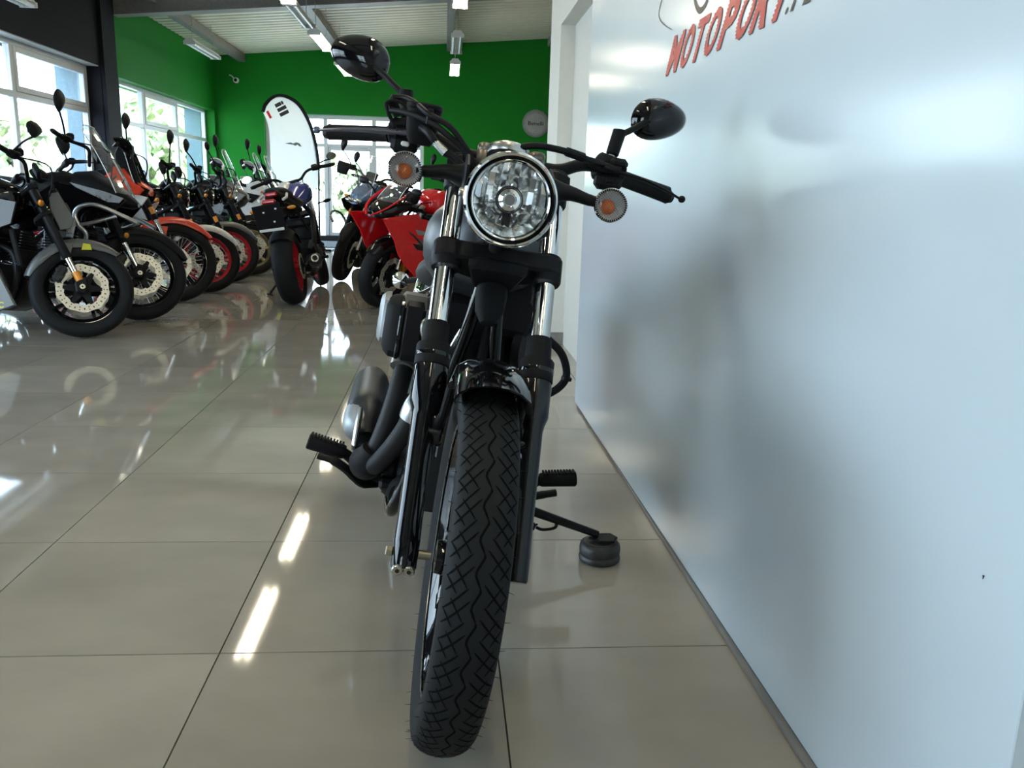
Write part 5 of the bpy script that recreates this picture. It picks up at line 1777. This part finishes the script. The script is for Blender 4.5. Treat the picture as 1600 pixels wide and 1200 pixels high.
# blue and white naked bike seen from the rear
def blue_tail(t, F, top):
    p = MB().prism([(-.115, -.11), (.115, -.11), (.125, .10), (-.10, .11)], .012, (-1.82, .01, .755), (0, 1, 0), (-.25, 0, 1), b=.003).build('plate_holder', M['matte'], t)
    MB().box((-1.828, .01, .655), (.006, .20, .022), .002).build('plate_strip', M['whitedecal'], p)
    for y, z in ((-.05, .82), (.05, .80), (-.02, .72)):
        MB().lathe([(0, .006), (.009, .005), (.011, 0)], (-1.822 - (z - .755) * .25, y, z), (-1, 0, 0), 12).build('plate_screw', M['whitedecal'], p)
    MB().loft([ring(-.46, .975, .06, .075, 2.6, 20, .06), ring(-.56, .975, .075, .085, 2.6, 20, .07), ring(-.68, .955, .07, .075, 2.6, 20, .07), ring(-.78, .92, .05, .05, 2.6, 20, .06)]).build('tank_cover', M['white'], t, ang=60)
    MB().box((-1.80, .0, .878), (.04, .11, .036), .012).build('brake_light', M['redlens'], t)
    for sd in (-1, 1):
        MB().prism([(-.48, .76), (-.40, .95), (-.30, .93), (-.28, .74), (-.40, .62)], .02, (0, sd * .175, 0), (1, 0, 0), (0, -sd * .1, 1), b=.006).build('tank_shroud', M['skyblue'], t)
        MB().prism([(-.34, .78), (-.30, .93), (-.22, .88), (-.22, .72)], .02, (0, sd * .185, 0), (1, 0, 0), (0, -sd * .1, 1), b=.006).build('shroud_edge', M['white'], t)
        MB().tube([(-1.50, sd * .10, .93), (-1.62, sd * .115, .90), (-1.66, sd * .09, .885)], .012, 8).build('grab_handle', M['white'], t)


moto('blue and white naked motorcycle seen from behind with wide rear tyre and red wheels', (-.80, 7.20, 0), 90, 22, 9, None,
     R=.30, rim=M['redwheel'], spokes=M['redwheel'], wb=1.46, rhw=.092, tankm=M['blue'], dash_dz=-.08, mglass=M['chrome'],
     bz=1.12, bx=-.42, bw=.39, mz=1.19, mx=-.40, my=.42, mw=.055, mh=.035, mdiamond=False, tailm=M['satin'], sz=.86, tz=.05, tw=1.08, extra=blue_tail,
     exh=((-1.08, -.17, .30), (-1.34, -.21, .36)), mufm=M['dark'], plate=(-1.80, .05, .04, .80), fsig=True, sigpos=(-.24, .24, .80), sigm=M['satin'])


# red sport bike
def sport(t, F, top):
    for sd in (-1, 1):
        MB().tube(spl([(.215, sd * .03, .795), (.15, sd * .115, .855), (.05, sd * .150, .925), (-.06, sd * .155, .985), (-.14, sd * .150, 1.01)], 4), .013, 8, flat=.6).build('nose_edge', M['red'], t)
        MB().prism([(.20, -.005), (.10, .01), (-.05, .03), (-.20, .04), (-.22, -.01), (.0, -.035), (.12, -.035)], .016, (0, sd * .155, .79), (1, 0, 0), (0, -sd * .3, 1), b=.005).build('nose_side', M['red'], t)
        q = MB().prism([(.24, .785), (.0, .79), (-.18, .80), (-.42, .74), (-.66, .62), (-.70, .50), (-.56, .36), (-.62, .22), (-.40, .17), (-.20, .27), (-.02, .42), (.06, .51), (.11, .62), (.18, .71)], .016, (0, sd * .212, 0), (1, 0, 0), (0, sd * .02, 1), b=.005).build('side_fairing', M['red'], t)
        MB().prism([(-.08, .60), (-.30, .56), (-.36, .52), (-.14, .54)], .010, (0, sd * .2175, 0), (1, 0, 0), (0, sd * .02, 1), b=.003).build('fairing_vent', M['hole'], q)
        MB().prism([(-.20, .49), (-.40, .44), (-.44, .39), (-.26, .43)], .010, (0, sd * .2175, 0), (1, 0, 0), (0, sd * .02, 1), b=.003).build('fairing_vent', M['hole'], q)
        MB().prism([(-.02, .70), (-.10, .66), (-.24, .48), (-.36, .40), (-.30, .50), (-.18, .62)], .009, (0, sd * .2175, 0), (1, 0, 0), (0, sd * .02, 1), b=.003).build('fairing_stripe', M['greybody'], q)
        MB().prism([(-.10, .715), (-.20, .70), (-.22, .66), (-.13, .67)], .010, (0, sd * .2175, 0), (1, 0, 0), (0, sd * .02, 1), b=.003).build('fairing_slot', M['silver'], q)
        MB().tube(spl([(.0, sd * .17, .92), (.02, sd * .24, 1.0), (.03, sd * .30, 1.02)], 4), .008, 8).build('mirror_arm', M['satin'], t)
        MB().ball((.02, sd * .34, 1.03), (.025, .06, .032), 14, 8).build('fairing_mirror', M['satin'], t)
    MB().box(top + Vector((0, 0, .015)), (.09, .20, .03), .01).build('top_clamp', M['alu'], t, F)
    MB().box((-.18, .0, .93), (.05, .2, .08), .02).build('instrument', M['matte'], t)


moto('red fully faired sport motorcycle behind the cruiser', (-.06, 5.62, 0), -137, 14, 8, None,
     R=.30, rim=M['satin'], spokes=M['satin'], wb=1.39, rake=24, disc_r=.155, refl=None, chrome_to=.30, forkm=M['alu'], ft=.62, fender=M['gloss'], fa=(40, 140), tankm=M['red'], body=M['red'], tailm=M['red'],
     clipon=True, bw=.32, bz=.94, mirror=False, calm=M['orange'], tw=1.1, sz=.80, tz=.02,
     nose=([(.19, .80, .05, .025), (.14, .82, .10, .055), (.05, .85, .145, .075), (-.05, .88, .155, .06), (-.12, .90, .15, .03)], M['gloss'], False),
     screen=([(.08, .91), (.02, .98), (-.06, 1.05), (-.14, 1.10)], .13, .09, M['screen']), fsig=False, extra=sport)

AV = dict(AD, hguard=M['matte'], fsig=True)
moto('dark blue adventure motorcycle with chrome crash bars facing the aisle', (-.64, 7.75, 0), -117, 18, 8, None,
     **dict(AV, R=.31, nose=(NS, M['skyblue'], False), screen=([(-.10, .95), (-.16, 1.08), (-.24, 1.22), (-.33, 1.36)], .15, .10, M['screen']), panels=PN(M['satin'], M['skyblue']), mz=1.38, refl=.46,
            tubes=(([(.02, .18, .62), (-.02, .25, .68), (-.15, .28, .72), (-.30, .27, .66), (-.38, .24, .52), (-.36, .17, .42)], .014, M['chrome'], 'crash_bar'),), lamps=((-.06, .05, .88), (-.06, -.05, .88))))
moto('dark motorcycle with yellow side panel mostly hidden behind the blue adventure one', (-.62, 9.4, 0), -113, 18, 8, None,
     **dict(AV, hguard=None, nose=([(-.34, .93, .09, .08), (-.24, .91, .10, .09), (-.17, .88, .06, .05)], M['satin'], True), panels=(('tank_shroud', False, [(-.26, .84), (-.34, .70), (-.50, .66), (-.60, .76), (-.50, .90), (-.36, .92)], .17, .02, M['yellow'], 0),), mz=1.30, bz=1.08, ft=.74))
moto('black motorcycle farthest right, seen only between red bike and cruiser fork', (.36, 9.0, 0), -120, 15, 8, None,
     **dict(NK, fender=M['satin'], rim=M['satin'], spokes=M['satin'], mz=1.30))
